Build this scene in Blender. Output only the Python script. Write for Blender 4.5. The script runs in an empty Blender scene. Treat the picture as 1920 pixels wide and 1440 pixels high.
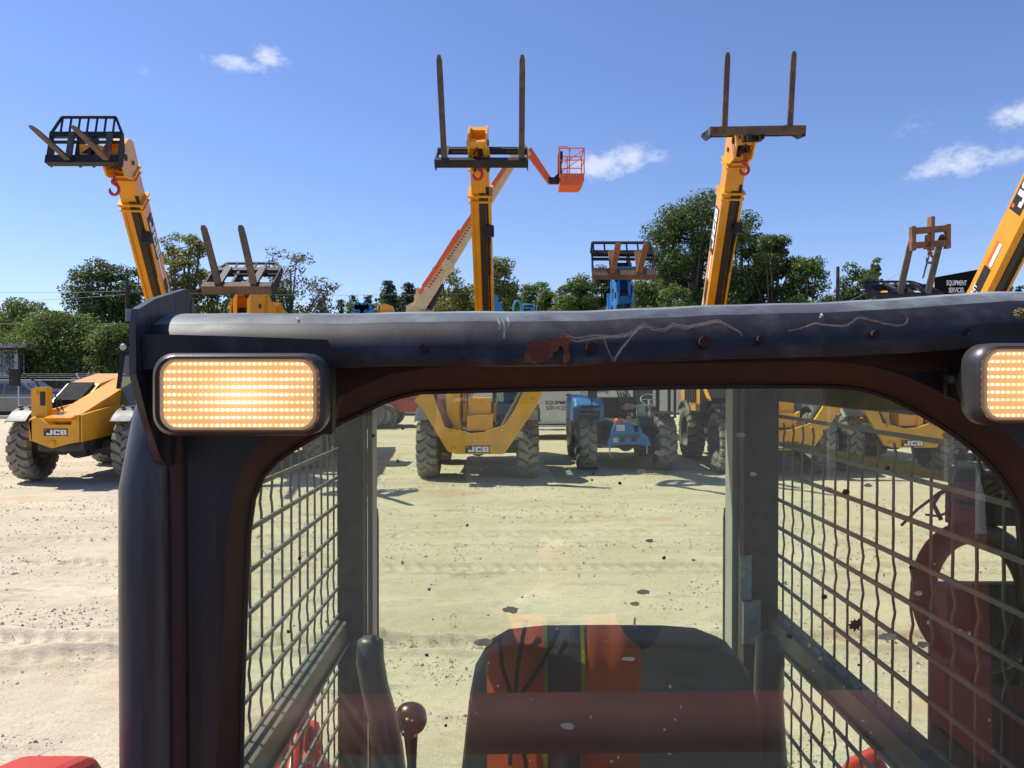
import bpy, bmesh, math, random
import numpy as np
from mathutils import Vector, Matrix, Euler
R = math.radians
S = bpy.context.scene
COL = S.collection
# ---------------- camera ----------------
CAMZ = 2.1; PITCH = R(0.72); F = 1440.0
cam = bpy.data.cameras.new('camera'); camo = bpy.data.objects.new('camera', cam); COL.objects.link(camo)
cam.sensor_width = 36; cam.lens = 27.0; cam.clip_start = 0.02; cam.clip_end = 3000
camo.location = (0, 0, CAMZ); camo.rotation_euler = (R(90) - PITCH, 0, 0)
S.camera = camo
# ---------------- sky and sun ----------------
SUN_EL = R(54); SUN_AZ = R(180 - 22)          # azimuth measured from +X towards +Y
sdir = Vector((math.cos(SUN_EL)*math.cos(SUN_AZ), math.cos(SUN_EL)*math.sin(SUN_AZ), math.sin(SUN_EL)))
w = bpy.data.worlds.new("World"); S.world = w; w.use_nodes = True
nt = w.node_tree; N = nt.nodes; L = nt.links
bg = N['Background']; bg.inputs['Strength'].default_value = 0.108
sky = N.new('ShaderNodeTexSky'); sky.sky_type = 'NISHITA'; sky.sun_disc = False
sky.sun_elevation = SUN_EL; sky.sun_rotation = math.atan2(sdir.x, sdir.y)
sky.air_density = 1.0; sky.dust_density = 0.3; sky.ozone_density = 2.2; sky.altitude = 200
hsv = N.new('ShaderNodeMix'); hsv.data_type = 'RGBA'; hsv.blend_type = 'MULTIPLY'; hsv.inputs[0].default_value = 1.0
hsv.inputs[7].default_value = (0.78, 0.82, 1.06, 1)
L.new(sky.outputs[0], hsv.inputs[6])
tc = N.new('ShaderNodeTexCoord')
def px_dir(px, py):
    a = PITCH
    v = Vector(((px-960)/F, 1.0, 0)); vy = (720-py)/F
    d = Vector((v.x, math.cos(a)+vy*math.sin(a), -math.sin(a)+vy*math.cos(a)))
    return d.normalized()
def at(px, py, Y):
    d = px_dir(px, py); t = Y/d.y
    return Vector((d.x*t, Y, CAMZ+d.z*t))
# clouds: soft noisy patches at fixed directions of the sky
noi = N.new('ShaderNodeTexNoise'); noi.inputs['Scale'].default_value = 44; noi.inputs['Detail'].default_value = 10; noi.inputs['Roughness'].default_value = .66
mp = N.new('ShaderNodeMapping'); mp.inputs['Scale'].default_value = (1, 1, 1.6)
L.new(tc.outputs['Generated'], mp.inputs[0]); L.new(mp.outputs[0], noi.inputs[0])
def mth(op, a=None, b=None, c=None, clamp=False):
    n = N.new('ShaderNodeMath'); n.operation = op; n.use_clamp = clamp
    for i, v in enumerate((a, b, c)):
        if v is None: continue
        if isinstance(v, (int, float)): n.inputs[i].default_value = v
        else: L.new(v, n.inputs[i])
    return n.outputs[0]
total = None
for (px, py, rx, ry, amt) in [(435,118,40,13,.85),(505,108,26,15,1.0),(470,122,55,12,.7),(268,135,18,10,.4),(1120,312,48,20,1.1),(1175,298,52,20,1.0),(1205,312,28,9,.6),(1800,303,62,22,1.05),(1850,297,62,13,.85),(1765,320,60,14,.8),(1720,238,50,20,.38),(1915,216,34,18,1.1),(85,402,12,6,.35),(1745,225,30,12,.3)]:
    d = px_dir(px, py)
    right = Vector((d.y, -d.x, 0)).normalized(); up = right.cross(d).normalized()
    def dot(v):
        n = N.new('ShaderNodeVectorMath'); n.operation = 'DOT_PRODUCT'
        L.new(tc.outputs['Generated'], n.inputs[0]); n.inputs[1].default_value = v; return n.outputs['Value']
    k = 1/F*abs(d.y)
    u = mth('DIVIDE', dot(right), rx*k*1.35); v = mth('DIVIDE', mth('SUBTRACT', dot(up), 0.0), ry*k*1.35)
    r2 = mth('ADD', mth('MULTIPLY', u, u), mth('MULTIPLY', v, v))
    g = mth('MULTIPLY', mth('POWER', 2.718, mth('MULTIPLY', r2, -1.0)), amt)
    fr = mth('GREATER_THAN', dot(d), 0.5)
    g = mth('MULTIPLY', g, fr)
    total = g if total is None else mth('MAXIMUM', total, g)
dens = mth('MULTIPLY', mth('SUBTRACT', mth('ADD', total, mth('MULTIPLY', noi.outputs[0], 2.4)), 1.55), 1.3, clamp=True)
dens = mth('MULTIPLY', dens, mth('MULTIPLY', total, 1.6, clamp=True), clamp=True)
mx = N.new('ShaderNodeMix'); mx.data_type = 'RGBA'
L.new(mth('MULTIPLY', dens, .74), mx.inputs[0]); L.new(hsv.outputs[2], mx.inputs[6]); mx.inputs[7].default_value = (5.6, 6.0, 6.9, 1)
L.new(mx.outputs[2], bg.inputs[0])
sl = bpy.data.lights.new('sun', 'SUN'); sl.energy = 4.6; sl.angle = R(.5); sl.color = (1, .95, .86)
so = bpy.data.objects.new('sun', sl); COL.objects.link(so)
so.rotation_euler = sdir.to_track_quat('Z', 'Y').to_euler()
S.view_settings.view_transform = 'Standard'; S.view_settings.look = 'None'
S.view_settings.exposure = 0.5; S.view_settings.gamma = 1
S.render.engine = 'CYCLES'
S.cycles.max_bounces = 8; S.cycles.transparent_max_bounces = 24

# ---------------- materials ----------------
MATS = {}
def mat(name, col, rough=.6, metal=0., nscale=6., namt=.15, col2=None, c2scale=2.5, c2lo=.55, c2hi=.7, bump=0., bscale=40., spec=.5, coat=0., sub=None, coords='Object', stretch=None):
    if name in MATS: return MATS[name]
    m = bpy.data.materials.new(name); m.use_nodes = True; t = m.node_tree; n = t.nodes; l = t.links
    p = n['Principled BSDF']
    p.inputs['Roughness'].default_value = rough; p.inputs['Metallic'].default_value = metal
    p.inputs['Specular IOR Level'].default_value = spec; p.inputs['Coat Weight'].default_value = coat
    tcn = n.new('ShaderNodeTexCoord'); src = tcn.outputs[coords]
    if stretch:
        mpn = n.new('ShaderNodeMapping'); mpn.inputs['Scale'].default_value = stretch; l.new(src, mpn.inputs[0]); src = mpn.outputs[0]
    no = n.new('ShaderNodeTexNoise'); no.inputs['Scale'].default_value = nscale; no.inputs['Detail'].default_value = 5
    l.new(src, no.inputs[0])
    r = n.new('ShaderNodeMapRange'); r.inputs[1].default_value = .3; r.inputs[2].default_value = .7
    r.inputs[3].default_value = 1-namt; r.inputs[4].default_value = 1+namt; l.new(no.outputs[0], r.inputs[0])
    mu = n.new('ShaderNodeVectorMath'); mu.operation = 'SCALE'; mu.inputs[0].default_value = col[:3]; l.new(r.outputs[0], mu.inputs[3])
    out = mu.outputs[0]
    if col2:
        n2 = n.new('ShaderNodeTexNoise'); n2.inputs['Scale'].default_value = c2scale; n2.inputs['Detail'].default_value = 8; n2.inputs['Roughness'].default_value = .65
        l.new(src, n2.inputs[0])
        r2 = n.new('ShaderNodeMapRange'); r2.inputs[1].default_value = c2lo; r2.inputs[2].default_value = c2hi; l.new(n2.outputs[0], r2.inputs[0])
        mi = n.new('ShaderNodeMix'); mi.data_type = 'RGBA'; l.new(r2.outputs[0], mi.inputs[0]); l.new(out, mi.inputs[6]); mi.inputs[7].default_value = (*col2, 1)
        out = mi.outputs[2]
    l.new(out, p.inputs['Base Color'])
    rr = n.new('ShaderNodeMapRange'); rr.inputs[3].default_value = max(0, rough-.08); rr.inputs[4].default_value = min(1, rough+.1)
    l.new(no.outputs[0], rr.inputs[0]); l.new(rr.outputs[0], p.inputs['Roughness'])
    if bump:
        b = n.new('ShaderNodeBump'); b.inputs['Strength'].default_value = bump; b.inputs['Distance'].default_value = .01
        n3 = n.new('ShaderNodeTexNoise'); n3.inputs['Scale'].default_value = bscale; n3.inputs['Detail'].default_value = 4
        l.new(src, n3.inputs[0]); l.new(n3.outputs[0], b.inputs['Height']); l.new(b.outputs[0], p.inputs['Normal'])
    MATS[name] = m; return m
yellow = mat('yellow_paint', (.80, .345, .010), .35, namt=.08, nscale=2, col2=(.62, .30, .04), c2lo=.58, c2hi=.85, coat=.2)
yellow2 = mat('ochre_paint', (.74, .35, .018), .42, namt=.1, nscale=3, col2=(.5, .3, .1), c2lo=.55, c2hi=.8)
bluep = mat('blue_paint', (.02, .16, .42), .42, namt=.12, nscale=3, col2=(.12, .24, .4), c2lo=.55, c2hi=.85)
blackp = mat('black_paint', (.013, .013, .015), .55, namt=.2, spec=.35, col2=(.045, .04, .034), c2lo=.5, c2hi=.85)
chas = mat('grimy_steel', (.035, .033, .032), .7, namt=.3, col2=(.12, .105, .085), c2lo=.45, c2hi=.8, bump=.3)
rust = mat('rusty_steel', (.16, .09, .05), .8, namt=.3, nscale=9, col2=(.07, .055, .05), c2lo=.45, c2hi=.65, bump=.3)
worn = mat('worn_fork_steel', (.07, .058, .048), .6, namt=.3, nscale=5, col2=(.18, .095, .045), c2lo=.5, c2hi=.68, bump=.2)
orust = mat('orange_rust', (.22, .095, .04), .8, namt=.3, nscale=7, col2=(.13, .08, .05), c2lo=.5, c2hi=.7)
tyrem = mat('dusty_tyre_rubber', (.13, .12, .098), .9, namt=.25, nscale=8, col2=(.06, .055, .05), c2scale=4, c2lo=.45, c2hi=.7, bump=.5, bscale=30)
treadm = mat('dusty_tread', (.24, .22, .175), .92, namt=.25, nscale=9, col2=(.11, .10, .085), c2scale=4, c2lo=.5, c2hi=.7, bump=.4)
rimm = mat('dark_rim', (.05, .05, .05), .6, namt=.2, col2=(.2, .17, .13), c2lo=.5, c2hi=.8)
rimw = mat('pale_rim', (.5, .5, .48), .6, namt=.15, col2=(.3, .27, .22), c2lo=.5, c2hi=.8)
fendm = mat('black_plastic_fender', (.035, .036, .042), .5, namt=.15, col2=(.16, .15, .14), c2lo=.5, c2hi=.9)
postpaint = mat('faded_grey_post_paint', (.055, .057, .060), .34, namt=.35, nscale=60, col2=(.022, .014, .016), c2scale=45, c2lo=.46, c2hi=.62, stretch=(1, 1, .06), bump=.02, bscale=300)
cream = mat('cream_paint', (.62, .50, .27), .5, namt=.08)
orangep = mat('orange_paint', (.75, .12, .03), .45, namt=.12)
whitep = mat('white_paint', (.72, .72, .70), .4, namt=.05, col2=(.5, .47, .4), c2lo=.6, c2hi=.9)
silver = mat('silver_car_paint', (.20, .205, .215), .28, metal=.5, namt=.05)
darkcar = mat('dark_car_paint', (.06, .065, .075), .25, metal=.3, namt=.05)
chrome = mat('bright_metal', (.6, .6, .6), .25, metal=.9, namt=.05)
galv = mat('galvanised_steel', (.45, .46, .46), .5, metal=.4, namt=.12)
wirem = mat('dull_wire', (.22, .23, .23), .7, metal=.2, namt=.1)
hosem = mat('hose_rubber', (.02, .02, .02), .5, namt=.2)
redhook = mat('red_hook_paint', (.5, .03, .03), .45, namt=.1)
letw = mat('white_lettering', (.8, .8, .78), .5, namt=.03)
letb = mat('black_lettering', (.02, .02, .02), .5, namt=.03)
leto = mat('orange_lettering', (.75, .13, .03), .5, namt=.03)
labelm = mat('worn_label', (.55, .55, .5), .6, namt=.2)
bark = mat('bark', (.13, .10, .075), .95, namt=.3, nscale=12, bump=.6, bscale=20)
concrete = mat('concrete', (.45, .43, .38), .9, namt=.12, nscale=1.5)
wood = mat('weathered_pole_wood', (.07, .055, .045), .9, namt=.25, nscale=4)
wallm = mat('grey_metal_cladding', (.34, .35, .36), .6, namt=.06, nscale=1)
roofm = mat('pale_roof_metal', (.42, .43, .42), .5, namt=.08, nscale=1)
signm = mat('black_sign_board', (.008, .008, .010), .9, namt=.05, spec=.05)
redp = mat('machine_red_orange', (.50, .032, .012), .38, namt=.12, nscale=4, col2=(.5, .14, .08), c2lo=.55, c2hi=.85)
skred = mat('deep_red_paint', (.15, .024, .020), .4, namt=.1)
def glass_mat(name, tint=(.5, .6, .55), refl=.15, alpha=.6, dust=(.25, .25, .22)):
    m = bpy.data.materials.new(name); m.use_nodes = True; t = m.node_tree; n = t.nodes; l = t.links
    for x in list(n): n.remove(x)
    o = n.new('ShaderNodeOutputMaterial'); tr = n.new('ShaderNodeBsdfTransparent'); tr.inputs[0].default_value = (*tint, 1)
    gl = n.new('ShaderNodeBsdfGlossy'); gl.inputs['Roughness'].default_value = .0; gl.inputs[0].default_value = (1, 1, 1, 1)
    mi = n.new('ShaderNodeMixShader'); mi.inputs[0].default_value = refl
    di = n.new('ShaderNodeBsdfDiffuse'); di.inputs[0].default_value = (*dust, 1)
    m2 = n.new('ShaderNodeMixShader')
    l.new(tr.outputs[0], mi.inputs[1]); l.new(gl.outputs[0], mi.inputs[2])
    no = n.new('ShaderNodeTexNoise'); no.inputs['Scale'].default_value = 7; no.inputs['Detail'].default_value = 8; no.inputs['Roughness'].default_value = .7
    tcn = n.new('ShaderNodeTexCoord'); l.new(tcn.outputs['Object'], no.inputs[0])
    mr = n.new('ShaderNodeMapRange'); mr.inputs[1].default_value = .35; mr.inputs[2].default_value = .8; mr.inputs[3].default_value = (1-alpha)*.4; mr.inputs[4].default_value = 1-alpha
    l.new(no.outputs[0], mr.inputs[0]); l.new(mr.outputs[0], m2.inputs[0])
    l.new(mi.outputs[0], m2.inputs[1]); l.new(di.outputs[0], m2.inputs[2]); l.new(m2.outputs[0], o.inputs[0])
    MATS[name] = m; return m
cabglass = glass_mat('tinted_cab_glass', (.45, .62, .55), .12, .95)
carglass = mat('dark_car_glass', (.03, .035, .04), .12, namt=.1, spec=.8)

# ---------------- mesh helpers ----------------
class MB:
    def __init__(s): s.v = []; s.f = []; s.m = []
    def add(s, vs, fs, mi=0):
        b = len(s.v); s.v += [tuple(v) for v in vs]; s.f += [tuple(b+i for i in f) for f in fs]; s.m += [mi]*len(fs); return s
    def box(s, c, d, rot=None, mi=0, bev=0.):
        x, y, z = d[0]/2, d[1]/2, d[2]/2
        if bev > 0:
            b = min(bev, x*.9, y*.9, z*.9)
            bm = bmesh.new(); bmesh.ops.create_cube(bm, size=1)
            for vv in bm.verts: vv.co = Vector((vv.co.x*d[0], vv.co.y*d[1], vv.co.z*d[2]))
            bmesh.ops.bevel(bm, geom=bm.edges[:], offset=b, segments=2, affect='EDGES', profile=.7)
            bm.verts.index_update()
            vs = [vv.co.copy() for vv in bm.verts]; fs = [[q.index for q in ff.verts] for ff in bm.faces]; bm.free()
        else:
            vs = [Vector((i*x, j*y, k*z)) for i in (-1, 1) for j in (-1, 1) for k in (-1, 1)]
            fs = [(0,1,3,2),(4,6,7,5),(0,4,5,1),(2,3,7,6),(0,2,6,4),(1,5,7,3)]
        M = (Euler(rot).to_matrix() if rot is not None and not isinstance(rot, Matrix) else rot)
        if M is not None: vs = [M @ v for v in vs]
        c = Vector(c)
        return s.add([v+c for v in vs], fs, mi)
    def frame(s, p0, p1, up=(0,0,1)):
        p0 = Vector(p0); p1 = Vector(p1); a = (p1-p0).normalized(); up = Vector(up)
        if abs(a.dot(up)) > .98: up = Vector((0,1,0)) if abs(a.y) < .9 else Vector((1,0,0))
        sd = a.cross(up).normalized(); u = sd.cross(a).normalized()
        return p0, p1, a, sd, u
    def beam(s, p0, p1, w_, h_, up=(0,0,1), mi=0, w1=None, h1=None):
        p0, p1, a, sd, u = s.frame(p0, p1, up)
        w1 = w_ if w1 is None else w1; h1 = h_ if h1 is None else h1
        vs = [p0+sd*i*w_/2+u*j*h_/2 for i, j in ((-1,-1),(1,-1),(1,1),(-1,1))]+[p1+sd*i*w1/2+u*j*h1/2 for i, j in ((-1,-1),(1,-1),(1,1),(-1,1))]
        return s.add(vs, [(3,2,1,0),(4,5,6,7),(0,1,5,4),(1,2,6,5),(2,3,7,6),(3,0,4,7)], mi)
    def tube(s, pts, r, n=8, mi=0, closed=False, r1=None):
        pts = [Vector(p) for p in pts]; k = len(pts); rings = []
        prev = None
        for i, p in enumerate(pts):
            if closed: a = (pts[(i+1) % k]-pts[i-1])
            else: a = pts[min(i+1, k-1)]-pts[max(i-1, 0)]
            a.normalize()
            if prev is None:
                up = Vector((0,0,1)) if abs(a.z) < .9 else Vector((1,0,0))
                sd = a.cross(up).normalized()
            else:
                sd = (prev - a*prev.dot(a)); sd = sd.normalized() if sd.length > 1e-6 else a.orthogonal().normalized()
            prev = sd; u = a.cross(sd)
            rr = r[i] if isinstance(r, (list, tuple)) else (r if r1 is None else r+(r1-r)*i/(k-1))
            rings.append([p+(sd*math.cos(q)+u*math.sin(q))*rr for q in [2*math.pi*j/n for j in range(n)]])
        vs = [v for rg in rings for v in rg]; fs = []
        for i in range(k if closed else k-1):
            i2 = (i+1) % k
            for j in range(n): fs.append((i*n+j, i*n+(j+1) % n, i2*n+(j+1) % n, i2*n+j))
        if not closed: fs += [tuple(range(n))[::-1], tuple((k-1)*n+j for j in range(n))]
        return s.add(vs, fs, mi)
    def prism(s, poly, o, u, v, nrm, th, mi=0):
        # poly 2D outline in plane (o,u,v), thickness th along nrm
        o = Vector(o); u = Vector(u); v = Vector(v); nrm = Vector(nrm); k = len(poly)
        a = [o+u*x+v*y for x, y in poly]; b = [p+nrm*th for p in a]
        from mathutils.geometry import tessellate_polygon
        tri = tessellate_polygon([[Vector((x, y, 0)) for x, y in poly]])
        fs = [tuple(t) for t in tri]+[tuple(k+i for i in t[::-1]) for t in tri]+[(i, (i+1) % k, k+(i+1) % k, k+i) for i in range(k)]
        return s.add(a+b, fs, mi)
    def lathe(s, prof, c, ax, n=24, mi=0):
        # prof list of (axial, radius); axis direction ax through c
        c = Vector(c); ax = Vector(ax).normalized(); e = ax.orthogonal().normalized(); g = ax.cross(e); k = len(prof); vs = []
        for j in range(n):
            q = 2*math.pi*j/n; d = e*math.cos(q)+g*math.sin(q)
            vs += [c+ax*a+d*r for a, r in prof]
        fs = []
        for j in range(n):
            j2 = (j+1) % n
            for i in range(k-1): fs.append((j*k+i, j2*k+i, j2*k+i+1, j*k+i+1))
        return s.add(vs, fs, mi)
    def build(s, name, m, parent=None, smooth=None, loc=None):
        me = bpy.data.meshes.new(name); vs = s.v
        if loc is not None: vs = [(v[0]-loc[0], v[1]-loc[1], v[2]-loc[2]) for v in vs]
        me.from_pydata(vs, [], s.f)
        for x in (m if isinstance(m, (list, tuple)) else [m]): me.materials.append(x)
        if any(s.m): me.polygons.foreach_set('material_index', s.m)
        bm = bmesh.new(); bm.from_mesh(me); bmesh.ops.recalc_face_normals(bm, faces=bm.faces); bm.to_mesh(me); bm.free()
        if smooth is not None:
            me.shade_smooth(); me.set_sharp_from_angle(angle=R(smooth))
        o = bpy.data.objects.new(name, me); COL.objects.link(o)
        if parent: o.parent = parent
        elif loc is not None: o.location = loc
        return o
def tag(o, label=None, cat=None, group=None, kind=None):
    if label: o['label'] = label
    if cat: o['category'] = cat
    if group: o['group'] = group
    if kind: o['kind'] = kind
    return o
def empty(name, loc, label, cat, group=None, rz=0):
    o = bpy.data.objects.new(name, None); COL.objects.link(o); o.location = loc; o.rotation_euler = (0,0,rz); o.empty_display_size = .2
    return tag(o, label, cat, group)
def children(o): return [c for c in bpy.data.objects if c.parent == o]
def copy_tree(o, parent=None):
    c = o.copy(); COL.objects.link(c)
    if parent: c.parent = parent
    for ch in children(o): copy_tree(ch, c)
    return c
def text_part(name, body, size, o, u, v, m, parent, bold=.0, sx=1., th=.004, label=None):
    """text centred at o, running along u, upright along v (local coords of parent)"""
    c = bpy.data.curves.new(name, 'FONT'); c.body = body; c.size = size; c.align_x = 'CENTER'; c.align_y = 'CENTER'; c.offset = bold; c.extrude = th/2
    t = bpy.data.objects.new('tmp', c); COL.objects.link(t)
    me = bpy.data.meshes.new_from_object(t.evaluated_get(bpy.context.evaluated_depsgraph_get()))
    bpy.data.objects.remove(t); bpy.data.curves.remove(c)
    u = Vector(u).normalized(); v = Vector(v).normalized(); n = u.cross(v); o = Vector(o)
    for x in me.vertices:
        p = x.co.copy(); x.co = o+u*p.x*sx+v*p.y+n*p.z
    me.materials.clear(); me.materials.append(m); me.name = name
    ob = bpy.data.objects.new(name, me); COL.objects.link(ob); ob.parent = parent
    if label: ob['label'] = label
    return ob
GLY = {'J': [(.62,.28,1.,1.),(.0,.0,.88,.28),(.88,.06,1.,.28),(.0,.28,.34,.42)], 'C': [(.12,.0,1.,.27),(.12,.73,1.,1.),(.0,.1,.36,.9) and (.0,.08,.12,.92),(.12,.27,.38,.73),(.66,.27,1.,.38),(.66,.62,1.,.73)],
       'B': [(.0,.0,.36,1.),(.36,.0,.88,.24),(.36,.40,.88,.60),(.36,.76,.88,1.),(.88,.07,1.,.46),(.88,.54,.97,.93),(.68,.24,.88,.40),(.66,.60,.88,.76)]}
def block_text(mb, word, o, u, v, n, h, wd, gap=.16, th=.003):
    tot = len(word)*wd+(len(word)-1)*gap*wd; x = -tot/2
    for ch in word:
        for a, b, c, d in GLY[ch]:
            p = [(x+a*wd, (b-.5)*h), (x+c*wd, (b-.5)*h), (x+c*wd, (d-.5)*h), (x+a*wd, (d-.5)*h)]
            vs = [o+u*q[0]+v*q[1]+n*k for k in (0, th) for q in p]
            mb.add(vs, [(3,2,1,0),(4,5,6,7),(0,1,5,4),(1,2,6,5),(2,3,7,6),(3,0,4,7)])
        x += wd*(1+gap)
def noise2(X, Y, seed=0):
    """value noise on arrays"""
    def h(a, b):
        n = np.sin(a*127.1+b*311.7+seed*74.7)*43758.5453; return n-np.floor(n)
    xi = np.floor(X); yi = np.floor(Y); fx = X-xi; fy = Y-yi; fx = fx*fx*(3-2*fx); fy = fy*fy*(3-2*fy)
    return (h(xi,yi)*(1-fx)+h(xi+1,yi)*fx)*(1-fy)+(h(xi,yi+1)*(1-fx)+h(xi+1,yi+1)*fx)*fy
# ---------------- ground ----------------
def make_ground():
    ys = [-40, -20, -10, -5, -1, 2]; y = 3.6
    while y < 60: ys.append(y); y += max(.03, .0045*y)
    ys += [64, 70, 80, 95, 120, 160, 220, 320, 500, 900, 1600]
    xs = list(np.linspace(-13, -7, 70))[:-1]+list(np.linspace(-7, 7, 580))+list(np.linspace(7, 13, 70))[1:]; 
    out = 13.; a = []
    while out < 60: out += max(.1, (out-12)*.2); a.append(out)
    a += [90, 160, 320, 700, 1500]
    xs = [-q for q in a[::-1]]+xs+a
    X, Yg = np.meshgrid(np.array(xs), np.array(ys))
    Z = (noise2(X*.35, Yg*.35)-.5)*.05+(noise2(X*1.3, Yg*1.3, 3)-.5)*.028+(noise2(X*4, Yg*6, 5)-.5)*.016+(noise2(X*11, Yg*15, 7)-.5)*.011
    # tyre tracks: shallow rut with lugs
    def rut(x0, y0, x1, y1, w_, dep):
        nonlocal Z
        L_ = math.hypot(x1-x0, y1-y0); ux, uy = (x1-x0)/L_, (y1-y0)/L_
        s_ = (X-x0)*ux+(Yg-y0)*uy; t_ = -(X-x0)*uy+(Yg-y0)*ux+.12*np.sin(s_*.5)
        m_ = np.exp(-(t_/w_)**4)*(s_ > 0)*(s_ < L_)
        lug = (np.sin((s_+np.abs(t_)*.8)*2*math.pi/.17) > .1)*1.0
        Z -= m_*dep*(.25+.75*lug); Z += dep*1.1*np.exp(-((np.abs(t_)-w_*1.25)/.05)**2)*(s_ > 0)*(s_ < L_)
    rut(-6, 6.15, 5, 5.85, .14, .04); rut(-5, 8.5, 6, 8.1, .15, .03); rut(-9, 9.6, 9, 10.4, .16, .022); rut(-7, 5.3, -1.0, 6.0, .12, .03); rut(-3,11.6,8,11.2,.16,.013)
    Z[np.abs(X) > 60] = 0; far = Yg > 60; Z[far] = 0; Z -= .0
    ny, nx = X.shape
    co = np.stack([X.ravel(), Yg.ravel(), Z.ravel()], 1)
    idx = np.arange(ny*nx).reshape(ny, nx)
    f = np.stack([idx[:-1,:-1].ravel(), idx[:-1,1:].ravel(), idx[1:,1:].ravel(), idx[1:,:-1].ravel()], 1)
    me = bpy.data.meshes.new('ground'); me.vertices.add(len(co)); me.vertices.foreach_set('co', co.ravel())
    me.loops.add(f.size); me.loops.foreach_set('vertex_index', f.ravel())
    me.polygons.add(len(f)); me.polygons.foreach_set('loop_start', np.arange(0, f.size, 4)); me.polygons.foreach_set('loop_total', np.full(len(f), 4))
    me.update(calc_edges=True); me.shade_smooth()
    m = bpy.data.materials.new('sandy_gravel'); m.use_nodes = True; t = m.node_tree; n = t.nodes; l = t.links; p = n['Principled BSDF']
    p.inputs['Roughness'].default_value = .95; p.inputs['Specular IOR Level'].default_value = .2
    tcn = n.new('ShaderNodeTexCoord'); g = tcn.outputs['Object']
    def noise(sc, det, ro=.6, vec=g):
        q = n.new('ShaderNodeTexNoise'); q.inputs['Scale'].default_value = sc; q.inputs['Detail'].default_value = det; q.inputs['Roughness'].default_value = ro; l.new(vec, q.inputs[0]); return q.outputs[0]
    def ramp(src, lo, hi, a=0, b=1):
        q = n.new('ShaderNodeMapRange'); q.inputs[1].default_value = lo; q.inputs[2].default_value = hi; q.inputs[3].default_value = a; q.inputs[4].default_value = b; l.new(src, q.inputs[0]); return q.outputs[0]
    def mix(fac, a, b):
        q = n.new('ShaderNodeMix'); q.data_type = 'RGBA'
        if isinstance(fac, float): q.inputs[0].default_value = fac
        else: l.new(fac, q.inputs[0])
        for i, v in ((6, a), (7, b)):
            if isinstance(v, tuple): q.inputs[i].default_value = (*v, 1)
            else: l.new(v, q.inputs[i])
        return q.outputs[2]
    st = n.new('ShaderNodeMapping'); st.inputs['Scale'].default_value = (.35, 1.2, 1); l.new(g, st.inputs[0])
    c = mix(ramp(noise(1.1, 9, .65, st.outputs[0]), .35, .65), (.49, .41, .28), (.63, .545, .395))
    c = mix(ramp(noise(.5, 5), .57, .72, 0, .6), c, (.50, .28, .14))
    c = mix(ramp(noise(2.2, 10, .75, st.outputs[0]), .52, .64, 0, .75), c, (.33, .28, .20))
    c = mix(ramp(noise(38, 3, .6), .62, .68, 0, .6), c, (.26, .22, .17))
    c = mix(ramp(noise(60, 3, .6), .62, .70, 0, .4), c, (.74, .67, .54))
    # grass and tarmac beyond the yard
    sx = n.new('ShaderNodeSeparateXYZ'); l.new(g, sx.inputs[0])
    far = ramp(sx.outputs[1], 46, 47); c = mix(far, c, mix(ramp(noise(.6, 6), .4, .6), (.07, .12, .03), (.14, .17, .06)))
    l.new(c, p.inputs['Base Color'])
    b = n.new('ShaderNodeBump'); b.inputs['Strength'].default_value = .5; b.inputs['Distance'].default_value = .02
    ad = n.new('ShaderNodeMath'); l.new(noise(22, 8, .75), ad.inputs[0]); l.new(ramp(noise(60, 4, .7), .5, .65, 0, .7), ad.inputs[1]); l.new(ad.outputs[0], b.inputs['Height']); l.new(b.outputs[0], p.inputs['Normal'])
    me.materials.append(m)
    o = bpy.data.objects.new('ground', me); COL.objects.link(o); o['kind'] = 'structure'
    return o
make_ground()
def quads_mesh(name, V, nper, m, parent=None, mats=None, mi=None):
    """V: (k*nper,3) verts, faces of nper consecutive verts"""
    V = np.asarray(V, dtype=np.float32); k = len(V)//nper
    me = bpy.data.meshes.new(name); me.vertices.add(len(V)); me.vertices.foreach_set('co', V.ravel())
    me.loops.add(len(V)); me.loops.foreach_set('vertex_index', np.arange(len(V)))
    me.polygons.add(k); me.polygons.foreach_set('loop_start', np.arange(0, len(V), nper)); me.polygons.foreach_set('loop_total', np.full(k, nper))
    if mats:
        for x in mats: me.materials.append(x)
        me.polygons.foreach_set('material_index', np.asarray(mi, dtype=np.int32))
    else: me.materials.append(m)
    me.update(calc_edges=True)
    o = bpy.data.objects.new(name, me); COL.objects.link(o)
    if parent: o.parent = parent
    return o
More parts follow.
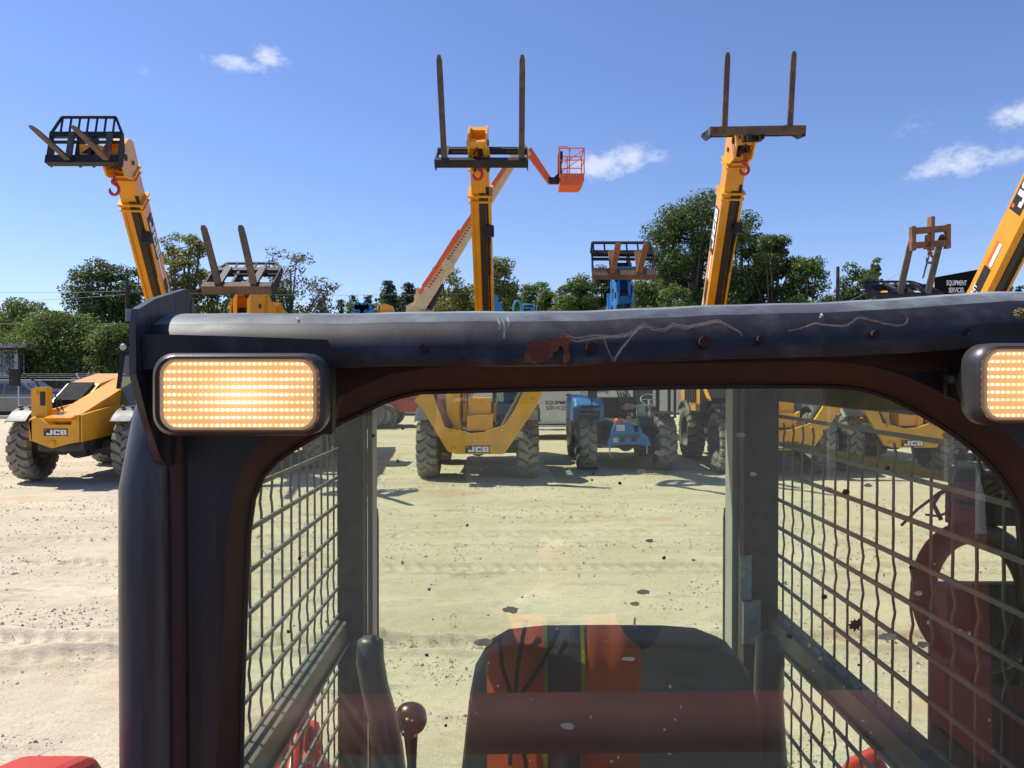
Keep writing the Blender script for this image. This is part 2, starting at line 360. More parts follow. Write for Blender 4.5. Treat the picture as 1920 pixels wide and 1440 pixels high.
def make_gravel():
    rng = np.random.default_rng(5)
    k = 60000
    Y = 3.8+rng.random(k)**1.9*17; X = (rng.random(k)-.5)*2*(Y*.72+1)
    dens = noise2(X*.5, Y*1.2, 11)*.6+noise2(X*2.2, Y*3, 13)*.5+.25*rng.random(k)
    keep = dens > .72; X = X[keep]; Y = Y[keep]; k = len(X)
    s = .0035+.016*rng.random(k)**6+Y*.0005
    base = np.array([[1,0,0],[0,1,0],[-1,0,0],[0,-1,0],[0,0,.8],[0,0,-.5]], float)
    tri = [(0,1,4),(1,2,4),(2,3,4),(3,0,4)]
    a = rng.random(k)*6.28; ca, sa = np.cos(a), np.sin(a)
    asp = .6+.6*rng.random((k, 6, 1))
    B = base[None]*asp*s[:, None, None]
    P = np.empty_like(B); P[...,0] = B[...,0]*ca[:,None]-B[...,1]*sa[:,None]+X[:,None]; P[...,1] = B[...,0]*sa[:,None]+B[...,1]*ca[:,None]+Y[:,None]
    zz = (noise2(X*.35, Y*.35)-.5)*.05+(noise2(X*1.3, Y*1.3, 3)-.5)*.028+(noise2(X*4, Y*6, 5)-.5)*.016+(noise2(X*11, Y*15, 7)-.5)*.011
    P[...,2] = B[...,2]+zz[:,None]+.001
    V = P[:, np.array(tri).ravel(), :].reshape(-1, 3)
    mi = np.repeat(rng.choice([0,0,1,2], k), 4)
    m1 = mat('gravel_tan', (.38, .31, .21), .9, namt=.3); m2 = mat('gravel_grey', (.20, .175, .15), .9, namt=.3); m3 = mat('gravel_pale', (.6, .56, .48), .9, namt=.2)
    o = quads_mesh('gravel', V, 3, None, mats=[m1, m2, m3], mi=mi)
    tag(o, 'loose tan and grey gravel stones scattered over the sandy yard', 'gravel', kind='stuff')
make_gravel()
mb = MB(); mb.box((0,-752,.03),(1600,1500,.06)); o = mb.build('unseen_dark_ground', mat('added_dark_ground', (.05,.05,.048), .9, namt=.3, nscale=3)); o['kind'] = 'structure'  # unseen dark ground added behind the camera so the pane mirrors it dark
# far lane behind the fence
mb = MB(); mb.box((-30, 44, .05), (70, 10, .1)); o = mb.build('road', mat('tarmac', (.09, .09, .09), .9, namt=.2)); o['kind'] = 'structure'
mb = MB(); mb.box((-23, 36.6, .06), (30, .5, .14), bev=.03); o = mb.build('kerb', concrete); o['kind'] = 'structure'

# ---------------- trees ----------------
def leafmat(name, c1, c2, tr):
    m = bpy.data.materials.new(name); m.use_nodes = True; t = m.node_tree; n = t.nodes; l = t.links
    for x in list(n): n.remove(x)
    o = n.new('ShaderNodeOutputMaterial'); d = n.new('ShaderNodeBsdfPrincipled'); d.inputs['Roughness'].default_value = .55; d.inputs['Specular IOR Level'].default_value = .35
    tl = n.new('ShaderNodeBsdfTranslucent'); mi = n.new('ShaderNodeMixShader'); mi.inputs[0].default_value = .28
    tcn = n.new('ShaderNodeTexCoord'); no = n.new('ShaderNodeTexNoise'); no.inputs['Scale'].default_value = .9; no.inputs['Detail'].default_value = 6; l.new(tcn.outputs['Object'], no.inputs[0])
    mr = n.new('ShaderNodeMapRange'); mr.inputs[1].default_value = .35; mr.inputs[2].default_value = .65; l.new(no.outputs[0], mr.inputs[0])
    mc = n.new('ShaderNodeMix'); mc.data_type = 'RGBA'; l.new(mr.outputs[0], mc.inputs[0]); mc.inputs[6].default_value = (*c1, 1); mc.inputs[7].default_value = (*c2, 1)
    l.new(mc.outputs[2], d.inputs['Base Color']); tl.inputs[0].default_value = (*tr, 1)
    l.new(d.outputs[0], mi.inputs[1]); l.new(tl.outputs[0], mi.inputs[2]); l.new(mi.outputs[0], o.inputs[0])
    return m
leaf = {'dark': leafmat('dark_green_leaves', (.040, .070, .020), (.085, .13, .035), (.14, .20, .03)),
        'mid': leafmat('mid_green_leaves', (.075, .115, .028), (.14, .185, .05), (.20, .27, .04)),
        'yellow': leafmat('yellow_green_leaves', (.15, .165, .04), (.25, .24, .07), (.32, .32, .05)),
        'pine': leafmat('pine_needles', (.025, .05, .025), (.05, .085, .04), (.05, .09, .03)),
        'dry': leafmat('sparse_olive_leaves', (.10, .10, .045), (.17, .15, .07), (.2, .17, .06))}
def tree(pxc, pyt, wpx, Y, kind, label, seed, leaves=9000, sparse=False, lean=0., group='trees along the edge of the yard', base=.0):
    rng = np.random.default_rng(seed); rd = random.Random(seed)
    leaves = int(leaves*(1.5 if sparse else 2.0))
    top = at(pxc, pyt, Y); H = top.z; W = wpx*Y/F; X0 = top.x
    name = 'pine_tree' if kind == 'pine' else 'tree'
    rt = empty(name, (X0, Y, 0), label, 'tree', group)
    mb = MB(); tips = []
    lm = leaf[kind]
    if kind == 'pine':
        mb.tube([(0,0,-.3),(0.05,0,H*.5),(0,0,H*.98)], [.16, .1, .02], 6)
        C = []; 
        nl = int(H/.38)
        for i in range(nl):
            z = H*(.12+.86*i/nl); r_ = W/2*(1-(z/H))**.75*1.25+.15
            nb = 7
            for j in range(nb):
                a = rd.random()*6.28; rr = r_*rd.uniform(.65, 1.1)
                mb.tube([(0,0,z),(math.cos(a)*rr, math.sin(a)*rr, z+rr*.25)], [.03, .01], 4)
                for q in range(4): C.append((math.cos(a)*rr*(.3+.23*q), math.sin(a)*rr*(.3+.23*q), z+rr*.25*(.3+.23*q), .22+.08*rd.random()))
        C = np.array(C)
    else:
        nb = 16 if not sparse else 20
        tr = [(0,0,-.3),(rd.uniform(-.2,.2), 0, H*.25),(lean*W*.1+rd.uniform(-.3,.3), 0, H*.5),(lean*W*.2, 0, H*.85)]
        mb.tube(tr, [H*.028, H*.022, H*.015, H*.005], 7)
        C = []
        for i in range(nb):
            z0 = H*rd.uniform(.22, .6); a = i*2.4+rd.uniform(-.4,.4)
            zz = H*rd.uniform(.35, .97); k = (zz/H-.30)/.70; prof = math.sqrt(max(.05, 1-(2*k-.75)**2*.62)) if k > 0 else .6
            rr = W/2*prof*rd.uniform(.5, .95)
            p0 = Vector((lean*W*.1, 0, z0)); p2 = Vector((math.cos(a)*rr, math.sin(a)*rr, zz)); p1 = p0.lerp(p2, .5)+Vector((0,0,-H*.03))
            mb.tube([p0, p1, p2], [H*.011, H*.007, H*.003], 5)
            for q in range(3 if not sparse else 6):
                d = Vector((rd.uniform(-1,1), rd.uniform(-1,1), rd.uniform(-.5,1))).normalized()*W*.14
                p3 = p1.lerp(p2, rd.random())
                mb.tube([p3, p3+d*.6+Vector((0,0,.1)), p3+d], [H*.003, H*.002, H*.001], 4); C.append((*(p3+d), W*.07 if sparse else W*.10))
            C.append((*p2, W*(.06 if sparse else .15)))
        # clumps spread through the volume of the crown
        nc = 85 if not sparse else 30
        for i in range(nc):
            k = rd.random(); z = H*(.16+.81*k) if not sparse else H*(.4+.58*k)
            prof = math.sqrt(max(.10, 1-abs(2*k-.75)**2.2*.62)); a = rd.random()*6.28; rr = W/2*prof*(.35+.65*rd.random()**.5)*.92
            C.append((math.cos(a)*rr, math.sin(a)*rr*.8, z, W*rd.uniform(.06, .15)*(1 if not sparse else .6)))
        C = np.array(C)
    mb.build('trunk', bark, rt, 40)
    ls = max(.08, Y*.00165)*(1.0 if kind != 'pine' else .8)
    w_ = C[:,3]**2; w_ /= w_.sum(); idx = rng.choice(len(C), leaves, p=w_)
    d = rng.normal(size=(leaves, 3)); d /= np.linalg.norm(d, axis=1)[:,None]
    rad = C[idx,3]*(.35+.75*rng.random(leaves)**.5)
    P = C[idx,:3]+d*rad[:,None]*np.array([1.15,1.15,.8])
    P[:,2] = np.clip(P[:,2], .2, H*1.01)
    n = d+rng.normal(size=(leaves,3))*.7+np.array([0,0,.35]); n /= np.linalg.norm(n, axis=1)[:,None]
    r = rng.normal(size=(leaves,3)); u = np.cross(n, r); u /= np.linalg.norm(u, axis=1)[:,None]; v = np.cross(n, u)
    s = (ls*(.55+.9*rng.random(leaves)))[:,None]
    V = np.stack([P-u*s, P-v*s*.6, P+u*s, P+v*s*.6], 1).reshape(-1, 3)
    quads_mesh('crown', V, 4, lm, rt)
    return rt
T = [
 (38,560,110,70,'mid','low rounded green tree left of the tall dark one at the left edge',6000,0),
 (-70,600,150,60,'mid','green tree cut off by the left edge of the photo',4000,0),
 (108,588,150,52,'mid','bright green bushy tree above the parked silver cars',11000,0),
 (62,622,100,55,'yellow','low yellow green tree beside the grey metal building',5000,0),
 (196,482,118,62,'dark','tall dark green tree behind the wooden utility pole',13000,0),
 (262,500,80,66,'dark','narrow dark green tree touching the far left raised boom',6000,0),
 (215,610,100,50,'mid','low green tree at the foot of the wooden utility pole',6000,0),
 (345,440,120,64,'yellow','airy yellow green tree right of the far left raised boom',8500,1),
 (395,500,100,66,'mid','half bare green tree behind the left pair of upright forks',4000,1),
 (545,462,150,62,'dry','thin leggy tree with scattered olive leaves above the cab corner',5200,1),
 (520,540,70,60,'mid','small green tree under the thin leggy one',3500,0),
 (604,552,26,75,'pine','tiny pine, leftmost of the row above the cab roof',1200,0),
 (640,556,26,75,'pine','tiny pine, second from the left above the cab roof',1200,0),
 (662,548,26,75,'pine','tiny pine, third from the left above the cab roof',1200,0),
 (690,548,30,72,'pine','tiny pine just left of the tallest pine',1500,0),
 (729,520,44,68,'pine','tallest pine in the row, left of the cream lift boom',3000,0),
 (768,524,46,66,'pine','pine touching the foot of the cream lift boom',3000,0),
 (842,498,96,64,'yellow','sunlit yellow green tree left of the central yellow boom',8000,0),
 (930,484,92,62,'yellow','tall yellow green tree right of the central yellow boom',9000,0),
 (1000,530,80,66,'mid','low round green tree above the far blue lifts',5500,0),
 (1030,540,60,64,'mid','small green tree wedged between rounder ones in mid picture',4000,0),
 (1076,512,84,62,'mid','rounded green tree left of the blue telehandler boom',7500,0),
 (1135,498,80,66,'dark','dark tree behind the blue telehandler forks',6500,0),
 (1214,520,86,60,'mid','green tree between the blue boom and the giant tree',7500,0),
 (1300,362,168,62,'dark','giant dark green tree, the tallest in the picture',22000,0),
 (1392,394,110,66,'dark','tall tree crown half behind the right upright yellow boom',11000,0),
 (1448,440,90,62,'dark','dark tree stepping down to the right of the giant tree',9000,0),
 (1512,482,92,60,'mid','rounded green tree at the right end of the big clump',8500,0),
 (1268,530,70,52,'mid','low shrubby tree at the foot of the giant tree',4500,0),
 (1560,548,60,64,'mid','low bushy tree by the lone black pole',3000,0),
 (1608,492,90,64,'dark','dark tree right of the lone black pole',7500,0),
 (1640,478,34,68,'mid','thin top poking up behind the black fork carriage on the right',2000,0),
 (1888,524,34,80,'pine','small far pine right of the rightmost yellow boom',1200,0),
 (1912,530,26,80,'pine','small far pine at the right edge of the photo',1000,0),
]
for i, (px, py, wp, Y, k, lab, nl, sp) in enumerate(T):
    tree(px, py, wp*(1.15 if k != 'pine' else 1.5), Y, k, lab, 100+i, nl, bool(sp))
# dark undergrowth that closes the view below the crowns
def undergrowth():
    rng = np.random.default_rng(9); k = 60000
    X = -62+rng.random(k)*128; Y = 72+rng.random(k)*6
    top = 7.3+noise2(X*.18, X*0, 2)*2.2+noise2(X*.9, X*0, 4)*1.6
    top = np.where(X < -17, top-1.2, top)
    Z = rng.random(k)**.8*top
    P = np.stack([X, Y+noise2(X*.6, Z*.6, 8)*4, Z], 1)
    n = rng.normal(size=(k,3)); n[:,1] -= .8; n[:,2] += .5; n /= np.linalg.norm(n, axis=1)[:,None]
    u = np.cross(n, rng.normal(size=(k,3))); u /= np.linalg.norm(u, axis=1)[:,None]; v = np.cross(n, u)
    s = (.22+.22*rng.random(k))[:,None]
    V = np.stack([P-u*s, P-v*s*.7, P+u*s, P+v*s*.7], 1).reshape(-1,3)
    mi = (noise2(X*.25, Z*.3, 21) > .55).astype(int)
    o = quads_mesh('undergrowth', V, 4, None, mats=[leaf['dark'], leaf['mid']], mi=mi)
    tag(o, 'dense band of dark green undergrowth closing the view beyond the yard', 'undergrowth', kind='stuff')
undergrowth()

# ---------------- poles and wires ----------------
def pole(px, pyt, Y, label, arms, r=.16):
    p = at(px, pyt, Y); rt = empty('utility_pole', (p.x, Y, 0), label, 'utility pole')
    MB().tube([(0,0,-.2),(0,0,p.z)], r, 10, r1=r*.75).build('post', wood, rt, 40)
    for z in arms:
        a = MB().box((0,-.1,p.z-z), (2.2,.1,.12)).build('crossarm', wood, rt)
        for x in (-.95,-.45,.45,.95):
            q = MB(); q.lathe([(0,.0),(0,.05),(.08,.07),(.16,.04),(.2,0)], (x,-.1,p.z-z+.06), (0,0,1), 8); q.build('insulator', mat('insulator_grey', (.4,.4,.42), .3), a, 40)
    return p
p1 = pole(238, 526, 56, 'dark wooden utility pole with crossarms in front of the left trees', (.9, 3.2))
q = MB(); q.lathe([(0,0),(0,.28),(.9,.28),(.9,0)], (.35,-.3,p1.z-3.0), (0,0,1), 14); 
rt = [o for o in bpy.data.objects if o.name == 'utility_pole'][0]; q.build('transformer', mat('transformer_grey', (.25,.26,.27), .5), rt, 40)
p2 = pole(1445, 511, 66, 'thin utility pole with crossarms right of the second upright yellow boom', (.4, 2.3), .12)
p3 = pole(1571, 500, 60, 'plain black pole standing alone in the gap between trees', (), .17)
def wire(a, b, sag, label):
    mb = MB(); a = Vector(a); b = Vector(b)
    mb.tube([a.lerp(b, t/24)+Vector((0,0,-sag*4*(t/24)*(1-t/24))) for t in range(25)], .013, 4)
    tag(mb.build('power_line', wirem), label, 'power line', 'power lines strung across the back of the yard')
z1 = p1.z
for i, (za, yl) in enumerate([(z1-.75, 527), (z1-1.0, 556), (z1-3.1, 584), (z1-4.2, 607)]):
    wire(at(-260, yl+8, 56), (p1.x, 56, za), .3, ['topmost','second highest','third highest','lowest'][i]+' wire running left from the dark wooden utility pole')
wire((p1.x,56,z1-.8), (p2.x,66,p2.z-.3), .8, 'long wire crossing the sky low behind the booms')
wire((p2.x,66,p2.z-.3), at(1140,562,60), .4, 'upper wire left of the thin utility pole over the big trees')
wire((p2.x,66,p2.z-2.2), at(1140,585,60), .4, 'lower wire left of the thin utility pole over the big trees')
wire((p2.x,66,p2.z-.3), (p3.x,60,p3.z-3.0), .5, 'wire joining the thin pole to the plain black pole')
wire((p3.x,60,p3.z-3), at(1680,515,60), .2, 'wire rising right from the plain black pole')

# ---------------- building, sign, fence ----------------
bd = empty('metal_building', (-33.5, 50, 0), 'grey metal building with pale roof edge at the left edge of the photo', 'building')
def bx(x0,x1,y0,y1,z0,z1): 
    m_ = MB(); m_.box(((x0+x1)/2,(y0+y1)/2,(z0+z1)/2),(x1-x0,y1-y0,z1-z0)); return m_
zt = at(0, 645, 50).z; xr = at(52, 645, 50).x+33.5; xw = at(30,650,50).x+33.5
mb = bx(xr-14, xw-.2, .4, 9, 1.9, zt-.35)
for i in range(28): mb.box((xr-14+i*.5, .38, (1.9+zt-.35)/2), (.06,.06,zt-.35-1.9))
mb.build('wall', wallm, bd); bx(xr-14, xw-.2, .6, 9, 0, 1.9).build('lower_wall', mat('dark_opening', (.03,.03,.035), .8), bd)
mb = MB(); mb.box((xr-7, 4.5, zt-.12), (14.6, 10.4, .3), bev=.03); mb.build('roof', roofm, bd)
for x in (xw, xw-3.5, xw-7): MB().box((x, .1, zt/2-.13), (.22,.22,zt-.27)).build('column', galv, bd)
# sign
sg = empty('sign_board', (at(1800,560,44).x, 44, 0), 'big black board reading EQUIPMENT SERVICES beside the rightmost boom', 'sign')
c = Vector(sg.location); zb = at(1760,556,44).z; z1_ = at(1770,520,44).z; z2_ = at(1838,505,44).z
a_ = at(1752, 520, 44)-c; b_ = at(1835, 505, 46.5)-c
mb = MB(); vs = [(a_.x,a_.y,zb-.4),(b_.x,b_.y,zb-.4),(b_.x,b_.y,b_.z),(a_.x,a_.y,a_.z)]; dv = Vector((.35,.6,0))
vs += [tuple(Vector(v)+dv+Vector((0,0,.0))) for v in vs]; mb.add(vs, [(0,1,2,3),(7,6,5,4),(0,4,5,1),(1,5,6,2),(2,6,7,3),(3,7,4,0)]); mb.build('board', signm, sg)
u_ = Vector((b_.x-a_.x, b_.y-a_.y, 0)).normalized(); dn = Vector((u_.y, -u_.x, 0))
t0 = Vector(((a_.x+b_.x)/2, (a_.y+b_.y)/2, 0))+dn*.03
text_part('lettering', 'EQUIPMENT', .40, t0+Vector((-.05,0,at(1800,526,44).z)), u_+Vector((0,0,.06)), (0,0,1), letw, sg, .006, 1.)
text_part('lettering', 'SERVICES.', .40, t0+Vector((-.05,0,at(1800,540,44).z)), u_+Vector((0,0,.06)), (0,0,1), letw, sg, .006, 1.)
for x in (a_.x+.3, b_.x-.3): MB().beam((x, 1.0+(x-a_.x)*.9, -.1), (x, 1.0+(x-a_.x)*.9, zb), .25, .25).build('post', chas, sg)
# chain link fence
FY = 37.; fx0, fx1 = -34., -9.
fe = empty('chain_link_fence', (fx0, FY, 0), 'galvanised chain link fence topped with barbed wire in front of the parked cars', 'fence')
mb = MB(); mb.tube([(0,0,1.83),(fx1-fx0,0,1.83)], .025, 6); mb.build('top_rail', galv, fe, 40)
x = at(52,700,FY).x-fx0-9*3.0
k = 0
while x < fx1-fx0:
    if x > 0:
        m_ = MB(); m_.tube([(x,0,-.1),(x,0,1.86),(x+.02,-.3,2.12)], .032, 8); m_.build('post', galv, fe, 40)
    x += 2.95
mb = MB()
for i in range(int((fx1-fx0)/.15)):
    x = i*.15
    mb.beam((x,.03,.05),(x+1.78,.03,1.82), .0035, .0035); mb.beam((x+1.78,.035,.05),(x,.035,1.82), .0035, .0035)
mb.build('chain_link_fabric', wirem, fe)
for j in range(3):
    f_ = (j+1)/3; mb = MB(); mb.tube([(0,-.3*f_,1.86+.26*f_),(fx1-fx0,-.3*f_,1.86+.26*f_)], .008, 4)
    for i in range(90): mb.box((i*.28+.1,-.3*f_,1.86+.26*f_), (.05,.01,.05))
    mb.build('barbed_wire', wirem, fe)

# ---------------- parked cars ----------------
def wheel_simple(parent, x, y, r, w_, sgn):
    t = MB().lathe([(-w_/2,r*.6),(-w_/2,r*.93),(-w_*.35,r),(w_*.35,r),(w_/2,r*.93),(w_/2,r*.6)], (x,y,r), (0,1,0), 24).build('tyre', hosem, parent, 40)
    h = MB(); h.lathe([(-w_*.35,0),(-w_*.4,r*.15),(-w_*.3,r*.5),(-w_*.48,r*.62),(w_*.48,r*.62),(w_*.3,r*.5),(w_*.3,0)], (x,y,r), (0,1,0), 20)
    for k in range(5):
        a = k*2*math.pi/5; h.beam((x,y-w_*.4*1,r),(x+math.cos(a)*r*.58,y-w_*.42,r+math.sin(a)*r*.58), .05, .03, (0,1,0))
    h.build('rim', chrome, t, 40)
def car(name, loc, prof, glass, wheels, width, paint, label, cat, r=.34, group='cars parked behind the fence'):
    """side profile along x, seen from -y"""
    rt = empty(name, loc, label, cat, group)
    mb = MB(); belt = 1.0; n = len(prof)
    # body as prism with tumblehome above belt
    def yy(z, s): return s*(width/2-(max(0, z-belt)*.22) - max(0,.35-z)*.2)
    from mathutils.geometry import tessellate_polygon
    a = [(x, yy(z,-1), z) for x, z in prof]; b = [(x, yy(z,1), z) for x, z in prof]
    tri = tessellate_polygon([[Vector((x,z,0)) for x, z in prof]])
    mb.add(a+b, [tuple(t) for t in tri]+[tuple(n+i for i in t[::-1]) for t in tri]+[(i,(i+1)%n,n+(i+1)%n,n+i) for i in range(n)])
    body = mb.build('body', paint, rt, 30)
    for g in glass:
        for s in (-1, 1):
            m_ = MB(); k = len(g); va = [(x, yy(z,s)+s*.012, z) for x, z in g]; vb = [(x, yy(z,s)-s*.02, z) for x, z in g]
            m_.add(va+vb, [tuple(range(k)), tuple(range(2*k-1,k-1,-1))]+[(i,(i+1)%k,k+(i+1)%k,k+i) for i in range(k)]); m_.build('window', carglass, rt)
    for x in wheels:
        for s in (-1, 1): wheel_simple(rt, x, s*(width/2-.1), r, .22, s)
        for s in (-1, 1): MB().lathe([(-.02,0),(-.02,r*1.18),(.02,r*1.18),(.02,0)], (x, s*(width/2-.03), r*1.02), (0,1,0), 24).build('wheel_arch', hosem, rt)
    return rt
van = [(-2.5,.35),(-2.55,.9),(-2.4,1.1),(-2.2,1.68),(-1.9,1.74),(.2,1.75),(.55,1.7),(1.35,1.12),(1.6,1.05),(2.35,.88),(2.5,.7),(2.5,.3),(2.3,.25),(-2.4,.25)]
vg = [[(-2.25,1.12),(-2.1,1.58),(-1.5,1.62),(-1.45,1.12)],[(-1.38,1.12),(-1.38,1.62),(-.4,1.63),(-.4,1.12)],[(-.32,1.12),(-.32,1.63),(.5,1.6),(1.15,1.12)]]
v = car('minivan', (at(60,760,39.2).x-.6, 39.4, 0), van, vg, (-1.55, 1.6), 1.95, silver, 'silver minivan parked side on at the left edge behind the fence', 'car')
MB().add([(.62,-.72,1.66),(1.33,-.84,1.14),(1.33,.84,1.14),(.62,.72,1.66),(.62,-.72,1.69),(1.36,-.84,1.17),(1.36,.84,1.17),(.62,.72,1.69)],[(4,5,6,7),(0,1,5,4),(3,7,6,2),(3,2,1,0),(0,4,7,3),(1,2,6,5)]).build('windshield', carglass, v)
MB().box((0,-.99,.95),(3.6,.02,.03)).build('side_moulding', chrome, v)
pk = [(-2.8,.45),(-2.8,1.1),(-.9,1.12),(-.8,1.15),(-.65,1.78),(-.3,1.86),(.8,1.86),(1.0,1.8),(1.55,1.25),(2.7,1.15),(2.85,1.0),(2.85,.5),(2.6,.4),(-2.6,.4)]
pg = [[(-.62,1.2),(-.52,1.72),(.1,1.74),(.1,1.2)],[(.18,1.2),(.18,1.74),(.85,1.72),(1.35,1.22)]]
pc = car('pickup_truck', (at(168,730,47).x, 47, .1), pk, pg, (-1.9, 1.95), 2.0, silver, 'silver grey crew cab pickup truck right of the silver minivan', 'pickup', .4)
MB().box((2.0,-1.05,1.35),(.16,.14,.24),bev=.03).build('mirror', blackp, pc)
for px, Y_, pt, lab in ((205,48,darkcar,'dark car half hidden beyond the pickup truck, nearest the telehandler cab'),):
    car('parked_car', (at(px,740,Y_).x+.6, Y_, .1), van, vg, (-1.55,1.6), 1.9, pt, lab, 'car')
mb = MB(); pp = at(192, 722, 38.2)
sb = empty('notice_board', (pp.x, 38.2, 0), 'small white notice panel on the fence line by the pickup truck', 'sign')
MB().box((0,0,pp.z),(.42,.03,.5)).build('panel', whitep, sb); MB().tube([(0,.05,0),(0,.05,pp.z)], .03, 8).build('post', galv, sb)
# white service truck behind the central telehandler
svc = [(-2.6,.6),(-2.6,2.2),(-1.0,2.2),(-1.0,2.05),(-.7,2.15),(.5,2.15),(.8,2.05),(1.35,1.45),(2.4,1.3),(2.6,1.1),(2.6,.5),(2.3,.4),(-2.4,.4)]
sv = empty('service_truck', (at(1030,790,26).x, 26, 0), 'white service truck with company name on its door behind the central telehandler', 'truck')
mb = MB()
cabp = [(-1.35,.75),(-1.35,1.5),(-1.1,2.25),(.3,2.3),(.9,2.1),(1.02,1.62),(1.02,.55),(-1.35,.5)]
mb.prism([(-x, z) for x, z in [(-1.0,.5),(-.98,1.7),(-.85,2.2),(.5,2.25),(.8,2.2),(1.35,1.62),(2.5,1.5),(2.65,1.2),(2.65,.55),(2.3,.45)]], (0,-1,0), (1,0,0), (0,0,1), (0,1,0), 2.0)
mb.build('cab', whitep, sv, 30)
m_ = MB(); m_.prism([(-1.3,1.62),(-.8,2.1),(-.05,2.12),(-.05,1.62)], (0,-1.012,0),(1,0,0),(0,0,1),(0,1,0),.02); m_.prism([(.03,1.62),(.03,2.12),(.75,2.1),(.85,1.62)], (0,-1.012,0),(1,0,0),(0,0,1),(0,1,0),.02); m_.build('window', carglass, sv)
m_ = MB(); m_.prism([(-.75,.62),(-.75,1.58),(.82,1.58),(.86,1.3),(.8,.75),(.7,.6)], (0,-1.02,0),(1,0,0),(0,0,1),(0,1,0),.018); d_ = m_.build('door', whitep, sv)
MB().box((.6,-1.04,1.42),(.2,.04,.06),bev=.01).build('handle', hosem, d_)
text_part('lettering', 'EQUIPMENT', .17, (.28,-1.026,1.17), (1,0,0), (0,0,1), letb, sv, .002)
text_part('lettering', 'SERVICES.', .17, (.2,-1.026,1.0), (1,0,0), (0,0,1), letb, sv, .002)
m_ = MB()
for a in range(6): m_.box((-.52+.1*math.cos(a*1.047),-1.024,1.09+.1*math.sin(a*1.047)),(.06,.006,.06),rot=(0,-a*1.047,0))
m_.build('emblem', letb, sv)
MB().box((-.1,-1.05,.42),(2.2,.2,.06),bev=.015).build('running_board', whitep, sv)
MB().box((3.0,0,1.75),(3.6,2.1,1.9),bev=.04).build('box_body', whitep, sv)
MB().box((.6,0,.5),(6.6,.8,.25)).build('chassis', chas, sv)
for x in (-1.9, 1.6, 3.6):
    for s in (-1,1): wheel_simple(sv, x, s*.9, .42, .28, s)
# ---------------- telehandlers ----------------
def make_wheel(r=.655, w_=.40, rim=rimm, nlug=20, tm=None, tyre_mat=None):
    tm = tm or treadm; tyre_mat = tyre_mat or tyrem
    root = bpy.data.objects.new('wheel', None); COL.objects.link(root); root.empty_display_size = .2
    h = w_/2
    t = MB().lathe([(-h*.82,r*.60),(-h*.98,r*.68),(-h*1.03,r*.80),(-h*.92,r*.90),(-h*.6,r*.925),(h*.6,r*.925),(h*.92,r*.90),(h*1.03,r*.80),(h*.98,r*.68),(h*.82,r*.60)], (0,0,0), (1,0,0), 40)
    t = t.build('tyre', tyre_mat, root, 40)
    lg = MB()
    for k in range(nlug):
        for s in (-1, 1):
            a = (k+(.5 if s > 0 else 0))*2*math.pi/nlug
            # hooked block: inner piece slanted, outer piece over the shoulder
            for (x0, x1, da0, da1, r0, r1, ww) in ((.0, .50, -.02, .10, r*.995, r*.99, .8), (.50, .98, .10, .13, r*.99, r*.955, .74), (.98,1.07,.13,.13,r*.955,r*.84,.6)):
                def P(x, aa, rr): return Vector((s*x*h, math.sin(aa)*rr, math.cos(aa)*rr))
                dw = math.pi/nlug*ww
                vs = []
                for x, da, rr in ((x0, da0, r0), (x1, da1, r1)):
                    for q in (-1, 1):
                        vs.append(P(x, a+da+q*dw*.86, rr)); vs.append(P(x, a+da+q*dw, rr-r*.075))
                lg.add(vs, [(0,2,6,4),(1,5,7,3),(0,1,3,2),(4,6,7,5),(0,4,5,1),(2,3,7,6)])
    lg.build('tread', tm, root)
    m = MB(); m.lathe([(-h*.1,0),(-h*.12,r*.18),(h*.35,r*.2),(h*.3,r*.42),(h*.05,r*.46),(h*.6,r*.56),(h*.9,r*.62),(h*.9,r*.6),(-h*.9,r*.6),(-h*.6,r*.55),(-h*.3,r*.5),(-h*.1,0)], (0,0,0), (1,0,0), 32)
    for k in range(10):
        a = k*math.pi/5; m.lathe([(h*.3,.0),(h*.3,.022),(h*.42,.022),(h*.42,0)], (0, math.cos(a)*r*.3, math.sin(a)*r*.3), (1,0,0), 6)
    m.lathe([(-h*.9,0),(-h*.9,r*.3),(-h*.2,r*.34)], (0,0,0), (1,0,0), 16)
    m.build('rim', rim, root, 40)
    return root
WH = make_wheel()
WH_used = []
def put_wheel(src, parent, x, y, r, flip, steer=0.):
    c = copy_tree(src); c.parent = parent; c.location = (x, y, r); c.rotation_euler = (random.random()*0, 0, (math.pi if flip else 0)+steer)
    return c
def jcb_plate(parent, o, u, v, wd, m_plate=None):
    u = Vector(u).normalized(); v = Vector(v).normalized(); n = u.cross(v); o = Vector(o); ht = wd*.30
    p = MB(); vs = [o+u*a*wd/2+v*b*ht/2+n*k for k in (0,.008) for a, b in ((-1,-1),(1,-1),(1,1),(-1,1))]
    p.add(vs, [(3,2,1,0),(4,5,6,7),(0,1,5,4),(1,2,6,5),(2,3,7,6),(3,0,4,7)]); p = p.build('logo_plate', letb, parent)
    lt = MB(); block_text(lt, 'JCB', o+u*wd*.045+n*.009, u, v, n, ht*.74, wd*.262, .13); lt.build('lettering', letw, p)
    q = MB(); c = o-u*wd*.42+v*ht*.30+n*.011; s_ = ht*.11
    q.add([c+u*a*s_+v*b*s_ for a, b in ((-1,-1),(1,-1),(1,1),(-1,1))]+[c+n*.003+u*a*s_+v*b*s_ for a, b in ((-1,-1),(1,-1),(1,1),(-1,1))], [(3,2,1,0),(4,5,6,7),(0,1,5,4),(1,2,6,5),(2,3,7,6),(3,0,4,7)]); q.build('mark', leto, p)
